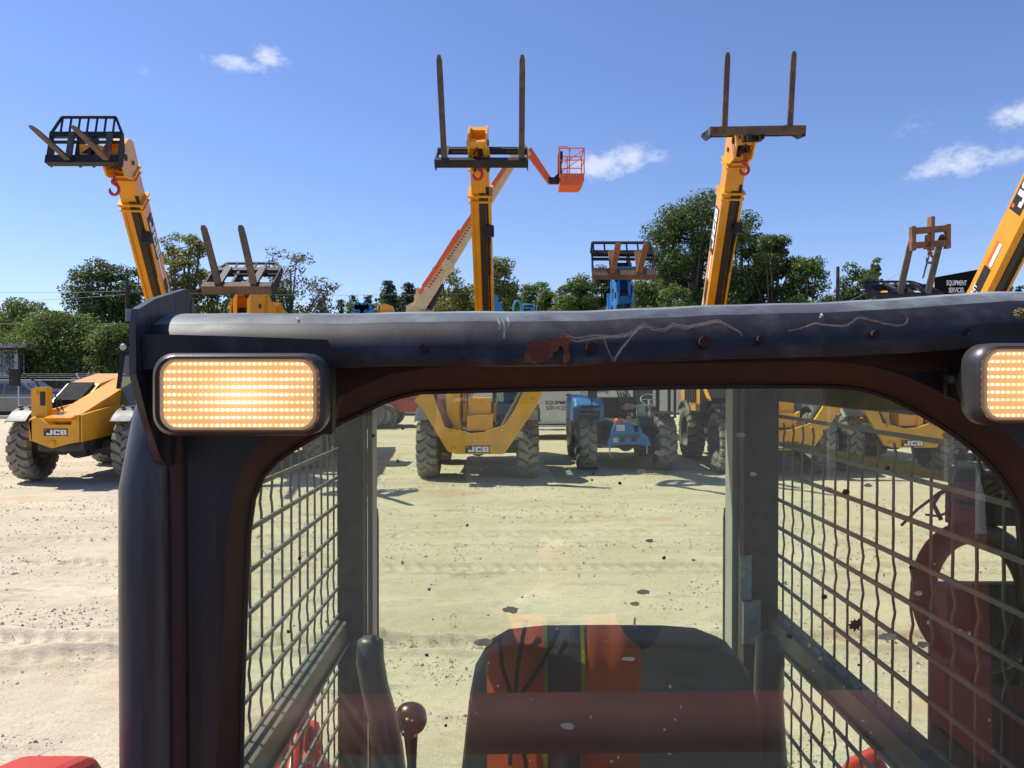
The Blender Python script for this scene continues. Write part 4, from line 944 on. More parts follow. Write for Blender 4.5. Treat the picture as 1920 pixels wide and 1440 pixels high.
# ---------------- boom lift far behind ----------------
bf = empty('boom_lift', (-5.0,31,0), 'tall cream and orange boom lift far behind the central telehandler, orange basket aloft', 'boom lift'); o0 = Vector(bf.location)
q = lambda px, py, Y=31.: L3(px, py, Y)-o0
f = MB(); f.box((1.0,0,.85),(3.4,1.6,.5),bev=.06); f.box((.4,0,1.25),(2.6,1.4,.3),bev=.05); f.build('chassis', mat('red_orange_paint', (.5,.07,.04), .5), bf)
f = MB(); f.prism([(.35,1.25),(.65,1.25),(.5,1.33)], (-.2,-.83,-.15),(1,0,0),(0,0,1),(0,1,0),.02); f.build('arrow_mark', letb, bf)
W2 = make_wheel(.47,.34,rimw,18)
for x, y in ((0,-1.0),(0,1.0),(2.9,-1.0),(2.9,1.0)):
    c_ = put_wheel(W2, bf, x+(q(731,776).x if x == 0 else q(731,776).x), y, .47, False); c_.rotation_euler = (0,0,R(90) if y > 0 else R(-90))
f = MB(); f.prism([(-.1,0),(.9,0),(1.0,.5),(.75,1.0),(.35,1.2),(.2,.6),(-.1,.45)], q(766,594), (1,0,0),(0,0,1),(0,1,0), .6); f.beam(q(790,700),q(790,585),.9,.8,(0,1,0)); f.build('turret', cream, bf)
f = MB(); f.beam(q(788,578),q(962,303),.46,.50,(0,1,0),w1=.32,h1=.36); f.build('lower_boom', cream, bf)
f = MB(); a0, a1 = q(798,540,30.62), q(960,300,30.62); d_ = (a1-a0); f.beam(a0+Vector((-.12,0,.02)), a1+Vector((-.15,0,.02)), .02, .17, (0,1,0)) if False else None
nn = d_.cross(Vector((0,1,0))).normalized(); nn = nn if nn.z > 0 else -nn
f.beam(a0+nn*.10, a0.lerp(a1,.97)+nn*.06, .17, .03, (0,1,0)); f.build('orange_stripe', orangep, bf)
f = MB(); f.beam(q(800,560)+nn*.36, q(874,440)+nn*.32, .12, .12, (0,1,0)); f.build('upper_tray', orangep, bf)
for k in range(26): c_ = a0.lerp(a1, .02+k*.022)-nn*.10; MB().box(c_, (.08,.03,.05)).build('hole', chas, bf)
f = MB(); f.lathe([(-.4,0),(-.4,.22),(.4,.22),(.4,0)], q(840,500), (0,1,0), 16); f.build('lug', cream, bf, 40)
f = MB(); f.tube([q(826,540),q(838,508)], .07, 10); f.build('cylinder_rod', chrome, bf, 40)
f = MB(); f.tube([q(805,580),q(828,532)], .13, 10); f.build('cylinder', blackp, bf, 40)
f = MB(); f.beam(q(960,300),q(990,282),.5,.5,(0,1,0)); f.build('knuckle', cream, bf)
f = MB(); f.beam(q(990,282),q(1033,343),.30,.28,(0,1,0),w1=.22,h1=.2); f.build('jib', orangep, bf)
f = MB(); f.box(q(1040,339),(.5,.3,.22)); f.beam(q(1034,341),q(1050,326),.12,.12); f.beam(q(1050,342),q(1050,288),.12,.10,(0,1,0)); f.build('basket_mount', blackp, bf)
f = MB(); bx0, bx1 = q(1048,0).x, q(1093,0).x; zb, zm, zt = q(0,354).z, q(0,330).z, q(0,286).z
f.prism([(bx0,zm-.05),(bx1,zm-.05),(bx1,zm-.35),(bx1-.12,zb),(bx0,zb),(bx0,zb+.15),(bx0+.1,zb+.2)], (0,-.6,0),(1,0,0),(0,0,1),(0,1,0),1.2); f.build('basket_floor', orangep, bf)
f = MB()
for y in (-.6,.6):
    f.tube([(bx0,y,zt),(bx1,y,zt)], .025, 6); f.tube([(bx0,y,(zt+zm)/2),(bx1,y,(zt+zm)/2)], .02, 6)
    for x in (bx0,(bx0+bx1)/2-.1,bx1): f.tube([(x,y,zm-.1),(x,y,zt)], .025, 6)
    f.tube([(bx0+.2,y,(zt+zm)/2-.1),(bx1,y,zt-.05)], .02, 6)
for x in (bx0,bx1):
    f.tube([(x,-.6,zt),(x,.6,zt)], .025, 6); f.tube([(x,-.6,(zt+zm)/2),(x,.6,(zt+zm)/2)], .02, 6)
f.tube([(bx0,-.3,zt),(bx0-.05,-.3,zt+.15),(bx0+.3,-.3,zt+.15),(bx0+.45,-.3,zt)], .02, 6)
f.build('guard_rail', orangep, bf, 40)
f = MB(); f.box((bx0+.05,-.35,zt-.3),(.15,.4,.4),bev=.03); f.tube([(bx0,-.4,zt-.4),(bx0+.1,-.4,zm),(bx0,-.4,zm-.3)], .03, 6); f.build('control_panel', blackp, bf)
# ---------------- small far machines seen just above the cab roof ----------------
def dist(name, px, py, Y, label, cat):
    o = at(px, py, Y); r_ = empty(name, (o.x, Y, 0), label, cat); return r_, (lambda a, b, YY=Y: L3(a, b, YY)-Vector((o.x, Y, 0)))
r_, q = dist('folded_boom_lift', 930, 570, 34, 'dark blue folded lift arm peeping over the cab roof beside the central boom', 'boom lift')
f = MB(); f.beam(q(914,600),q(925,563),.35,.35,(0,1,0)); f.beam(q(924,560),q(940,590),.35,.38,(0,1,0)); f.lathe([(-.2,0),(-.2,.24),(.2,.24),(.2,0)], q(925,562), (0,1,0), 14); f.beam(q(938,588),q(950,700),.4,.4,(0,1,0)); f.beam(q(914,600),q(915,760),.4,.5,(0,1,0)); f.build('arm', bluep, r_)
f = MB(); f.tube([q(915,585),q(924,572)], .05, 8); f.build('cylinder', chrome, r_, 40)
f = MB(); f.box(q(930,765),(2.2,1.4,.7),bev=.05); f.build('chassis', chas, r_)
r_, q = dist('scissor_lift', 985, 575, 36, 'light blue lift platform with rounded guard rails above the cab roof', 'scissor lift')
f = MB(); a_ = mat('light_blue_paint', (.05,.30,.48), .45)
f.tube([q(963,600),q(963,573),q(966,566),q(970,564),q(974,566),q(977,573),q(977,600)], .05, 8)
for x0_, x1_ in ((980,1001),): 
    f.tube([q(x0_,600),q(x0_,573),q(x0_+2,571),q(x1_,571),q(x1_,600)], .045, 8); f.tube([q(x0_,577),q(x1_,577)], .035, 6); f.tube([q(x0_+14,585),q(x1_-1,577)], .03, 6)
f.tube([q(1001,574),q(1006,574),q(1006,600)], .04, 6); f.build('guard_rail', a_, r_, 40)
f = MB(); f.box(q(984,612),(1.3,.8,.3)); f.build('platform', chas, r_); f = MB()
for k in range(6): f.beam(q(966,620+24*k),q(1002,644+24*k),.08,.08,(0,1,0)); f.beam(q(1002,620+24*k),q(966,644+24*k),.08,.08,(0,1,0))
f.build('scissor_arms', a_, r_)
f = MB(); f.box(q(984,770),(1.4,.8,.5)); f.build('base', a_, r_)
for px, lab in ((672,'dark blue machine top just left of the tallest pine above the roof'),(686,'dark blue machine top touching the tallest pine above the roof')):
    r_, q = dist('folded_lift', px, 577, 40, lab, 'lift')
    f = MB(); f.beam(q(px-8,584),q(px,573),.25,.3,(0,1,0)); f.beam(q(px,573),q(px+9,580),.25,.3,(0,1,0)); f.beam(q(px+9,580),q(px+9,760),.3,.3,(0,1,0)); f.beam(q(px-8,584),q(px-8,760),.3,.3,(0,1,0)); f.lathe([(-.15,0),(-.15,.22),(.15,.22),(.15,0)], q(px,574), (0,1,0), 12); f.build('arm', bluep, r_)
r_, q = dist('excavator', 724, 577, 42, 'small yellow machine roof seen above the cab roof left of the cream boom', 'excavator')
f = MB(); f.prism([(-.35,0),(.4,-.05),(.3,.25),(-.1,.38),(-.35,.3)], q(724,582),(1,0,0),(0,0,1),(0,1,0),.6); f.beam(q(724,584),q(724,770),.6,.6,(0,1,0)); f.build('boom', yellow, r_)
# concrete pipes behind
for px, r0, lab in ((700,.62,'grey round pipe end lying left of the boom lift wheel'),(676,.7,'blue drum half hidden by the left cab post')):
    o = at(px, 790, 30.5); f = MB(); f.lathe([(-1,0),(-1,r0*.92),(-1.02,r0),(1,r0),(1,0)], (0,0,r0), (0,1,0), 28)
    tag(f.build('pipe' if px == 700 else 'drum', mat('pipe_grey',(.16,.17,.16),.8) if px == 700 else bluep, None, 40), lab, 'pipe' if px == 700 else 'drum').location = (o.x, 30.5, 0)
# ---------------- the skid steer in front of the camera ----------------
sk = empty('skid_steer_loader', (.10, 1.1, 0), 'dark skid steer loader cab filling the foreground, with window and two lit lamps', 'skid steer')
SK = Vector((.10, 1.1, 0))
cabm = mat('weathered_black_cab_paint', (.013, .011, .013), .5, namt=.45, nscale=60, col2=(.055, .055, .06), c2scale=28, c2lo=.5, c2hi=.8, bump=.015, bscale=300)
panm = mat('streaked_panel_paint', (.014, .011, .015), .45, namt=.4, nscale=50, col2=(.04, .022, .018), c2scale=38, c2lo=.5, c2hi=.66, stretch=(1, 1, .05))
topm = mat('chalky_faded_roof_paint', (.07, .073, .085), .5, namt=.2, nscale=14, col2=(.20, .23, .235), c2scale=13, c2lo=.44, c2hi=.72)
inrm = mat('rust_brown_primer', (.060, .020, .011), .75, namt=.3, nscale=14, col2=(.022, .012, .010), c2lo=.4, c2hi=.65, bump=.1, bscale=150)
rustp = mat('flaking_rust', (.26, .07, .02), .9, namt=.45, nscale=45, col2=(.10, .035, .02), c2scale=28, c2lo=.42, c2hi=.6, bump=.8, bscale=140)
meshm = mat('mesh_screen_paint', (.15, .14, .12), .5, namt=.25, nscale=20, col2=(.12,.06,.035), c2scale=9, c2lo=.5, c2hi=.75)
postm = mat('grimy_inner_post', (.030, .028, .025), .75, namt=.4, nscale=18, col2=(.085, .075, .06), c2scale=22, c2lo=.5, c2hi=.72)
padm = mat('black_grip_vinyl', (.05, .052, .052), .38, namt=.2, nscale=12, col2=(.13, .13, .12), c2lo=.55, c2hi=.85)
def skb(mb, name, m, parent=None, smooth=None):
    o = mb.build(name, m, None, smooth)
    me = o.data; 
    for v in me.vertices: v.co -= SK
    o.parent = parent or sk
    if parent is not None: pass
    return o
# header beam, lofted along x; keys: px, py of the top edge, py of the face bottom
keys = [(264,591,640),(300,589,640),(420,588,643),(560,587,648),(612,587,650),(613.5,587,650),(627,587,672),(700,586,678),(860,585,683),(960,584,685),(1100,582,683),(1300,576,672),(1400,572,667),(1500,569,660),(1600,566,654),(1700,562,648),(1800,557,644),(1814,556,643),(1822,555,622),(1920,548,617),(2100,546,610),(2200,546,606),(2240,546,604)]
dense = []
for i in range(len(keys)-1):
    a, b = keys[i], keys[i+1]; n_ = max(1, int((b[0]-a[0])/25))
    for k in range(n_): f_ = k/n_; dense.append(tuple(a[j]+(b[j]-a[j])*f_ for j in range(3)))
dense.append(keys[-1])
mb = MB(); vs = []; fs = []; 
for px, pt, pb in dense:
    wob = math.sin(px*.013)*.9+math.sin(px*.041)*.4
    T_ = at(px, pt+wob, .725); x = T_.x; zt = T_.z; B_ = at(px, pb, .66); zb = B_.z
    r_ = .040
    sec = [(.96, zt-.004),(.80, zt+.001),(.725, zt)]
    for a in range(1, 8):
        q = math.pi/2*a/8; sec.append((.725-math.sin(q)*.060, zt-(1-math.cos(q))*.042))
    sec += [(.663, zt-.052),(.660, zb+.006),(.661, zb),(.668, zb-.001),(.672, zb+.004),(.674, zt-.05)]
    vs += [Vector((B_.x, y, z)) for k, (y, z) in enumerate(sec)]
ns = 16
for i in range(len(dense)-1):
    for j in range(ns-1): fs.append((i*ns+j, i*ns+j+1, (i+1)*ns+j+1, (i+1)*ns+j))
mb.add(vs, fs)
chalkm = mat('chalked_upper_paint', (.22, .25, .25), .95, namt=.2, nscale=20, col2=(.12, .13, .14), c2scale=7, c2lo=.5, c2hi=.7, spec=.1)
hdr = mb.build('roof_header', [topm, cabm, chalkm], None, 50)
# chalky fading where the paint faces up: separate weathering material on upper faces
for p in hdr.data.polygons:
    j = p.index % (ns-1); p.material_index = 2 if j < 4 else (0 if j < 6 else 1)
for v in hdr.data.vertices: v.co -= SK
hdr.parent = sk
# roof panel with bumps
def loft_roof():
    mb = MB(); xs = np.linspace(-.36, .66, 60); ys = np.linspace(.80, 1.62, 24); vs = []
    for y in ys:
        for x in xs:
            z = 2.154+(x-.1)*.016-.03*math.exp(-((y-.80)/.02)**2)
            z += .024*math.exp(-((x+.27)/.075)**2-((y-.98)/.2)**2)
            z += .013*math.exp(-((x-.09)/.085)**6)*min(1, (y-.8)*6)
            z += .013*math.exp(-((x-.60)/.14)**4)*min(1,(y-.8)*6)
            z -= .06*max(0, (y-1.35)/.27)**2
            vs.append((x, y, z))
    n = len(xs); fs = [(j*n+i, j*n+i+1, (j+1)*n+i+1, (j+1)*n+i) for j in range(len(ys)-1) for i in range(n-1)]
    mb.add(vs, fs); b = len(vs); mb.add([(v[0], v[1], v[2]-.010) for v in vs], [f[::-1] for f in fs])
    return mb
rf = skb(loft_roof(), 'roof_panel', chalkm, None, 60)
# hole marks on the header face (dark rust-rimmed holes)
for px, py, r_ in ((793,652,7),(1008,655,7),(1110,652,11),(1322,641,11),(1427,636,7),(1642,626,7)):
    c = at(px, py, .6605); f = MB(); rr = r_*.66/F; f.lathe([(0,0),(0,rr),(.004,rr)], c+Vector((0,-.0012,0)), (0,1,0), 18); skb(f, 'bolt_hole', mat('dark_hole_rim', (.035,.010,.006), .9, namt=.3, nscale=80))
# rust patch: flaked shape with thickness
def blob(poly_px, Y, th, name, m, parent=None):
    pts = [at(px, py, Y) for px, py in poly_px]; f = MB(); c = sum(pts, Vector())/len(pts)
    f.prism([(p.x-c.x, p.z-c.z) for p in pts], c, (1,0,0), (0,0,1), (0,1,0), th); return skb(f, name, m, parent)
rd = random.Random(4)
def jag(poly, a=2.2, n=3):
    out = []
    for i in range(len(poly)):
        p, q = poly[i], poly[(i+1) % len(poly)]
        for k in range(n): f_ = k/n; out.append((p[0]+(q[0]-p[0])*f_+rd.uniform(-a,a), p[1]+(q[1]-p[1])*f_+rd.uniform(-a,a)))
    return out
blob(jag([(983,682),(986,648),(992,640),(1010,638),(1046,636),(1062,626),(1068,634),(1066,650),(1070,674),(1064,680),(1056,676),(1058,655),(1052,648),(1044,656),(1030,672),(1016,681)]), .6592, .0015, 'rust_patch', rustp)
for (px, py, s_) in ((1059,678,5),(1040,690,0),(870,660,3),(930,628,2),(1880,570,0)):
    if s_: blob(jag([(px-s_,py),(px,py-s_),(px+s_,py),(px,py+s_)], .8), .6592, .001, 'rust_patch', rustp)
# white chalk drips on the roof edge
chalk = mat('pale_chalk_stain', (.42,.43,.38), .9, namt=.3, nscale=60)
for (px, y0, y1) in ((935,598,618),(944,600,634),(952,596,612),(560,596,606),(1535,590,596)):
    q = MB(); p0 = at(px, y0, .668); p1 = at(px+1, y1, .6605)
    q.tube([p0+Vector((0,-.006,0)), p0.lerp(p1,.5)+Vector((.001,-.0045,0)), p1+Vector((0,-.0006,0))], [.0011,.0014,.0006], 6); skb(q, 'stain', chalk)
# rear panel with window opening
outer = [(400,1520),(412,1300),(420,1150),(426,1000),(436,930),(455,875),(485,840),(522,810),(570,780),(620,752),(680,722),(740,700),(800,690),(860,686),(1030,684),(1200,682),(1370,680),(1530,677),(1590,680),(1640,688),(1700,706),(1760,734),(1810,762),(1860,792),(1900,825),(1935,865),(1955,910),(1968,960),(1975,1100),(1980,1300),(1985,1520)]
inner = [(450,1520),(454,1300),(459,1150),(466,1000),(475,935),(493,892),(520,862),(552,840),(594,815),(640,790),(688,768),(722,752),(752,742),(790,734),(1000,729),(1200,726),(1400,723),(1540,723),(1592,725),(1632,733),(1672,747),(1716,769),(1762,796),(1806,826),(1846,860),(1878,897),(1899,930),(1914,965),(1924,1100),(1931,1300),(1940,1520)]
PY = .735; GY = .785
mb = MB(); O = [at(a, b, PY) for a, b in outer]; I = [at(a, b, GY) for a, b in inner]
lx = at(300, 900, PY).x; rx = -lx+.2*1.0+.02
# frame face from the rectangle to the outer curve
topz = at(960, 598, PY).z-.022
rect = []
for p in O:
    rect.append(None)
n = len(O)
for i, p in enumerate(O):
    if i <= 7: rect[i] = Vector((lx, PY, p.z))
    elif i >= n-7: rect[i] = Vector((rx, PY, p.z))
    else:
        t = (i-8)/(n-16-1+1e-9)
        rect[i] = Vector((lx+(rx-lx)*min(1, max(0, (p.x-O[7].x)/(O[n-7].x-O[7].x))), PY, topz+.012))
rect[8] = Vector((lx, PY, topz)); rect[7] = Vector((lx, PY, O[7].z+.06)); 
vs = rect+O; fs = [(i, i+1, n+i+1, n+i) for i in range(n-1)]
mb.add(vs, fs); mb.add([v+Vector((0,.012,0)) for v in vs], [f[::-1] for f in fs])
skb(mb, 'rear_panel', [panm], None)
mb = MB(); mid = [a.lerp(b, .25)+Vector((0,-.002,0)) for a, b in zip(O, I)]
vs = O+mid+I+[v+Vector((0,.01,0)) for v in I]
fs = [(k*n+i, k*n+i+1, (k+1)*n+i+1, (k+1)*n+i) for k in range(3) for i in range(n-1)]
mb.add(vs, fs); skb(mb, 'window_flange', inrm, None, 70)
# rubber seal
mb = MB(); mb.tube([v+Vector((0,-.001,0)) for v in I], .0035, 6); skb(mb, 'window_seal', hosem, None, 60)
# upper recess in brown behind the header
mb = MB(); mb.add([at(620,600,PY-.004),at(1830,600,PY-.004),at(1830,690,PY-.004),at(1700,700,PY-.004),at(1640,685,PY-.004),at(1530,674,PY-.004),at(1200,679,PY-.004),at(860,683,PY-.004),at(740,697,PY-.004),at(620,748,PY-.004)], [(0,1,2,3,4,5,6,7,8,9)]); skb(mb, 'header_recess', inrm)
# pressed ribs down the left rear panel
def vrib(px, w_, dep, m, name, y0=860, y1=1500, Y=PY):
    a = at(px, y0, Y); b = at(px+6, y1, Y); f = MB(); sec = []
    f.tube([a+Vector((0,.004,.02)), a.lerp(b,.1), b], [w_*.4, w_, w_], 10); return skb(f, name, m, None, 60)
vrib(330, .0095, 0, mat('brown_overspray', (.045,.018,.012), .6, namt=.3), 'panel_rib', 800)
vrib(1990+60, .0095, 0, cabm, 'panel_rib', 860)
# corner tubes
for s, cx in ((-1, -.349), (1, .589)):
    f = MB(); 
    f.tube([(cx, .735, z) for z in (1.30,1.5,1.7,1.9,1.99)]+[(cx+.004*-s,.75,2.06),(cx-.012*s,.78,2.12)], [.026,.026,.026,.026,.0255,.023,.018], 24)
    skb(f, 'corner_post', postpaint, None, 60)
# side bracket plates at the header ends
def bracket(x, flip):
    prof = [(.653,2.140),(.658,2.156),(.69,2.168),(.756,2.184),(.762,2.181),(.784,2.160),(.80,2.12),(.80,2.0),(.707,2.018),(.700,2.022),(.690,2.034),(.672,2.062),(.653,2.10)]
    f = MB(); f.prism(prof, (x,0,0), (0,1,0), (0,0,1), (1,0,0), .006); return f
b_ = skb(bracket(-.3255, 0), 'side_bracket', postpaint); skb(bracket(.575, 1), 'side_bracket', postpaint)
f = MB(); f.prism([(-.0035,-.008),(.0035,-.008),(.003,.004),(0,.010),(-.003,.004)], (-.3193,.768,2.166), (0,1,0),(0,0,1),(1,0,0), .0006); skb(f, 'bracket_slot', mat('slot_dark',(.2,.12,.05),.8))
# small bolt by the right lamp
f = MB(); f.lathe([(-.006,0),(-.006,.006),(0,.007),(.01,.007)], at(1793,708,.715), (0,1,0), 6); f.prism([(-.012,.012),(.012,.012),(.012,-.016),(0,-.02),(-.012,-.016)], at(1800,712,.72), (1,0,0),(0,0,1),(0,1,0), .006); skb(f, 'lamp_bolt', cabm, None, 30)
# ---- work lamps ----
def rrect(cx, cz, hw, hh, r, n=6):
    out = []
    for qx, qz, a0 in ((1,1,0),(-1,1,90),(-1,-1,180),(1,-1,270)):
        for k in range(n+1): a = R(a0+90*k/n); out.append((cx+qx*(hw-r)+math.cos(a)*r, cz+qz*(hh-r)+math.sin(a)*r))
    return out
def lens_mat():
    m = bpy.data.materials.new('lit_lamp_lens'); m.use_nodes = True; t = m.node_tree; n = t.nodes; l = t.links; p = n['Principled BSDF']
    tcn = n.new('ShaderNodeTexCoord'); sp = n.new('ShaderNodeSeparateXYZ'); l.new(tcn.outputs['Object'], sp.inputs[0])
    def M(op, a, b=None, c=None, cl=False):
        q = n.new('ShaderNodeMath'); q.operation = op; q.use_clamp = cl
        for i, v in enumerate((a, b, c)):
            if v is None: continue
            if isinstance(v, (int, float)): q.inputs[i].default_value = v
            else: l.new(v, q.inputs[i])
        return q.outputs[0]
    x, z = sp.outputs[0], sp.outputs[2]
    # glow of the bulb behind the lens: brightest near the middle
    gx = M('DIVIDE', M('SUBTRACT', x, .002), .026); gz = M('DIVIDE', M('SUBTRACT', z, .000), .015)
    g = M('POWER', 2.718, M('MULTIPLY', M('ADD', M('MULTIPLY', gx, gx), M('MULTIPLY', gz, gz)), -1.0))
    cell = M('MULTIPLY', M('COSINE', M('MULTIPLY', x, 2*math.pi/.0044)), M('COSINE', M('MULTIPLY', z, 2*math.pi/.0063)))
    row = M('COSINE', M('MULTIPLY', z, 2*math.pi/.0063)); col = M('COSINE', M('MULTIPLY', x, 2*math.pi/.0044))
    dots = M('MULTIPLY', M('MAXIMUM', M('ADD', M('MULTIPLY', row, 1.1), -.1), 0), M('MAXIMUM', M('ADD', M('MULTIPLY', col, .45), .55), 0))
    no = n.new('ShaderNodeTexNoise'); no.inputs['Scale'].default_value = 45; l.new(tcn.outputs['Object'], no.inputs[0])
    sp2 = M('MULTIPLY', dots, M('ADD', M('MULTIPLY', no.outputs[0], 2.4), -.4))
    st = M('ADD', M('ADD', .56, M('MULTIPLY', sp2, 1.7)), M('ADD', M('MULTIPLY', g, .30), M('MULTIPLY', M('MULTIPLY', g, sp2), 2.6)))
    p.inputs['Base Color'].default_value = (.45,.33,.2,1); p.inputs['Roughness'].default_value = .15
    mc = n.new('ShaderNodeMix'); mc.data_type = 'RGBA'; l.new(M('MULTIPLY', st, .40, None, True), mc.inputs[0]); mc.inputs[6].default_value = (1.0,.45,.08,1); mc.inputs[7].default_value = (1.0,.76,.50,1)
    l.new(mc.outputs[2], p.inputs['Emission Color']); l.new(st, p.inputs['Emission Strength'])
    b = n.new('ShaderNodeBump'); b.inputs['Distance'].default_value = .002; l.new(cell, b.inputs['Height']); l.new(b.outputs[0], p.inputs['Normal'])
    return m
lensm = lens_mat()
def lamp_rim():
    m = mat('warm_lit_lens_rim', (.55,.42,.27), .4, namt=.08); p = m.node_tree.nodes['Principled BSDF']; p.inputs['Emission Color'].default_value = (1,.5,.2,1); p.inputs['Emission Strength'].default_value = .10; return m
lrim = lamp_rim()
def work_lamp(px0, py0, px1, py1, tilt=0.):
    Y = .628; a = at(px0, py0, Y); b = at(px1, py1, Y); c = (a+b)/2; hw = (b.x-a.x)/2; hh = (a.z-b.z)/2
    f = MB()
    def ring(y, dw, r): return [Vector((c.x+p[0], y, c.z+p[1])) for p in rrect(0, 0, hw+dw, hh+dw*(.7 if dw < -.002 else 1), r)]
    rs = [ring(Y+.006,-.007,.013), ring(Y+.004,-.004,.015), ring(Y,-.0025,.017), ring(Y+.004,.001,.018), ring(Y+.022,.001,.018), ring(Y+.036,-.008,.016), ring(Y+.080,-.028,.012)]
    k = len(rs[0]); vs = [v for q in rs for v in q]; fs = []
    for j in range(len(rs)-1):
        for i in range(k): fs.append((j*k+i, j*k+(i+1)%k, (j+1)*k+(i+1)%k, (j+1)*k+i))
    fs.append(tuple((len(rs)-1)*k+i for i in range(k))); f.add(vs, fs)
    h = skb(f, 'work_lamp', mat('lamp_housing_plastic', (.035,.033,.037), .35, namt=.2, col2=(.08,.075,.07), c2lo=.55, c2hi=.8), None, 50)
    f = MB(); rs = [ring(Y+.004,-.0055,.0135), ring(Y+.001,-.0062,.013), ring(Y+.001,-.0085,.012), ring(Y+.004,-.0092,.012)]; vs = [v for q in rs for v in q]; fs = []
    for j in range(len(rs)-1):
        for i in range(k): fs.append((j*k+i, j*k+(i+1)%k, (j+1)*k+(i+1)%k, (j+1)*k+i))
    f.add(vs, fs); skb(f, 'lens_rim', lrim, h, 40)
    f = MB(); poly = rrect(0,0,hw-.0084,hh-.006,.012); m_ = MB(); m_.prism([(p[0],p[1]) for p in poly], (0,0,0), (1,0,0), (0,0,1), (0,1,0), .012)
    o = m_.build('lens', lensm, None); o.parent = h; o.location = Vector((c.x, Y+.0025, c.z))-SK
    return h
work_lamp(284, 664, 606, 816)
work_lamp(1834, 645, 2156, 797)
f = MB(); f.prism([(0,0),(.016,.002),(.020,-.045),(.014,-.062),(.002,-.066)], at(606,672,.665), (0,1,0),(0,0,1),(1,0,0), .007); skb(f, 'lamp_bracket', cabm)
f = MB(); c = at(626,745,.70)
for k in range(7): f.lathe([(-.0005,.004),(.0005,.007),(.0015,.004)], c+Vector((-.0005*k,0,-.003*k)), (.2,0,-1), 8)
skb(f, 'lamp_cable', hosem, None, 60)
# ---- window glass ----
def window_glass():
    m = bpy.data.materials.new('dusty_window_glass'); m.use_nodes = True; t = m.node_tree; n = t.nodes; l = t.links
    for x in list(n): n.remove(x)
    o = n.new('ShaderNodeOutputMaterial'); tr = n.new('ShaderNodeBsdfTransparent'); tr.inputs[0].default_value = (.89, 1.0, .80, 1)
    gl = n.new('ShaderNodeBsdfGlossy'); gl.inputs['Roughness'].default_value = .0; gl.inputs[0].default_value = (1,1,1,1)
    mi = n.new('ShaderNodeMixShader'); mi.inputs[0].default_value = .15
    l.new(tr.outputs[0], mi.inputs[1]); l.new(gl.outputs[0], mi.inputs[2])
    di = n.new('ShaderNodeBsdfTranslucent'); di.inputs[0].default_value = (.75,.82,.52,1)
    df = n.new('ShaderNodeBsdfDiffuse'); df.inputs[0].default_value = (.6,.66,.42,1); ds = n.new('ShaderNodeMixShader'); l.new(di.outputs[0], ds.inputs[1]); l.new(df.outputs[0], ds.inputs[2])
    tcn = n.new('ShaderNodeTexCoord')
    def N_(sc, lo, hi, a, b, det=8):
        no = n.new('ShaderNodeTexNoise'); no.inputs['Scale'].default_value = sc; no.inputs['Detail'].default_value = det; no.inputs['Roughness'].default_value = .7; l.new(tcn.outputs['Object'], no.inputs[0])
        mr = n.new('ShaderNodeMapRange'); mr.inputs[1].default_value = lo; mr.inputs[2].default_value = hi; mr.inputs[3].default_value = a; mr.inputs[4].default_value = b; l.new(no.outputs[0], mr.inputs[0]); return mr.outputs[0]
    ad = n.new('ShaderNodeMath'); l.new(N_(5, .35, .75, .045, .13), ad.inputs[0]); l.new(N_(220, .66, .74, 0, .16, 2), ad.inputs[1])
    m2 = n.new('ShaderNodeMixShader'); l.new(ad.outputs[0], m2.inputs[0]); l.new(mi.outputs[0], m2.inputs[1]); l.new(ds.outputs[0], m2.inputs[2]); l.new(m2.outputs[0], o.inputs[0]); return m
wg = window_glass()
c0 = sum(I, Vector())/len(I); mb = MB(); mb.add([v+Vector((0,.0005,0)) for v in I], [tuple(range(n))])
win = skb(mb, 'rear_window', wg)
# specks and splashes stuck on the pane
spm = mat('dried_splash', (.50,.46,.30), .9, namt=.3, nscale=80); spd = mat('brown_speck', (.09,.05,.03), .9, namt=.3, nscale=80)
rd = random.Random(11)
def speck(px, py, w_, h_, m, name, spiky=0.):
    c = at(px, py, GY-.0008); pts = []; n_ = 18
    for k in range(n_):
        a = 2*math.pi*k/n_; r_ = 1+rd.uniform(-.22,.22)+(spiky*rd.random() if k % 2 else 0)
        pts.append((math.cos(a)*w_/2*r_*GY/F, math.sin(a)*h_/2*r_*GY/F))
    f = MB(); f.prism(pts, c, (1,0,0),(0,0,1),(0,-1,0), .0005); skb(f, name, m, win)
for px, py, w_, h_ in ((1179,762,26,12),(1238,850,22,10),(1201,884,20,10),(1388,815,18,9),(1412,889,12,8),(958,1143,27,14),(1206,1110,22,9),(1190,1132,18,8),(1218,1014,14,7),(1190,1165,5,18),(1065,1361,26,12),(1745,788,22,13),(1780,816,26,15),(1500,794,18,8),(1627,910,16,7),(1664,1194,34,14),(1730,1208,22,13),(1722,1112,14,9),(905,1204,30,14),(1180,1235,24,8),(1300,1050,8,4)):
    speck(px, py, w_, h_, spm, 'splash')
for k in range(46):
    speck(rd.uniform(500,1880), rd.uniform(1050,1430), rd.uniform(2,7), rd.uniform(2,8), spm, 'splash')
for px, py, s_ in ((1162,906,6),(1586,922,11),(1604,1171,20),(1709,1064,8),(1545,1119,10),(1480,1193,9),(960,752,6),(1112,888,5),(700,817,6),(746,864,5),(755,804,4),(876,985,5),(805,1105,5),(800,1228,6),(836,1360,5),(1245,1046,6),(541,1184,6),(562,1047,7),(1664,878,7),(1610,1247,5),(1110,900,4)):
    speck(px, py, s_, s_*.9, spd, 'dirt_speck', .5)
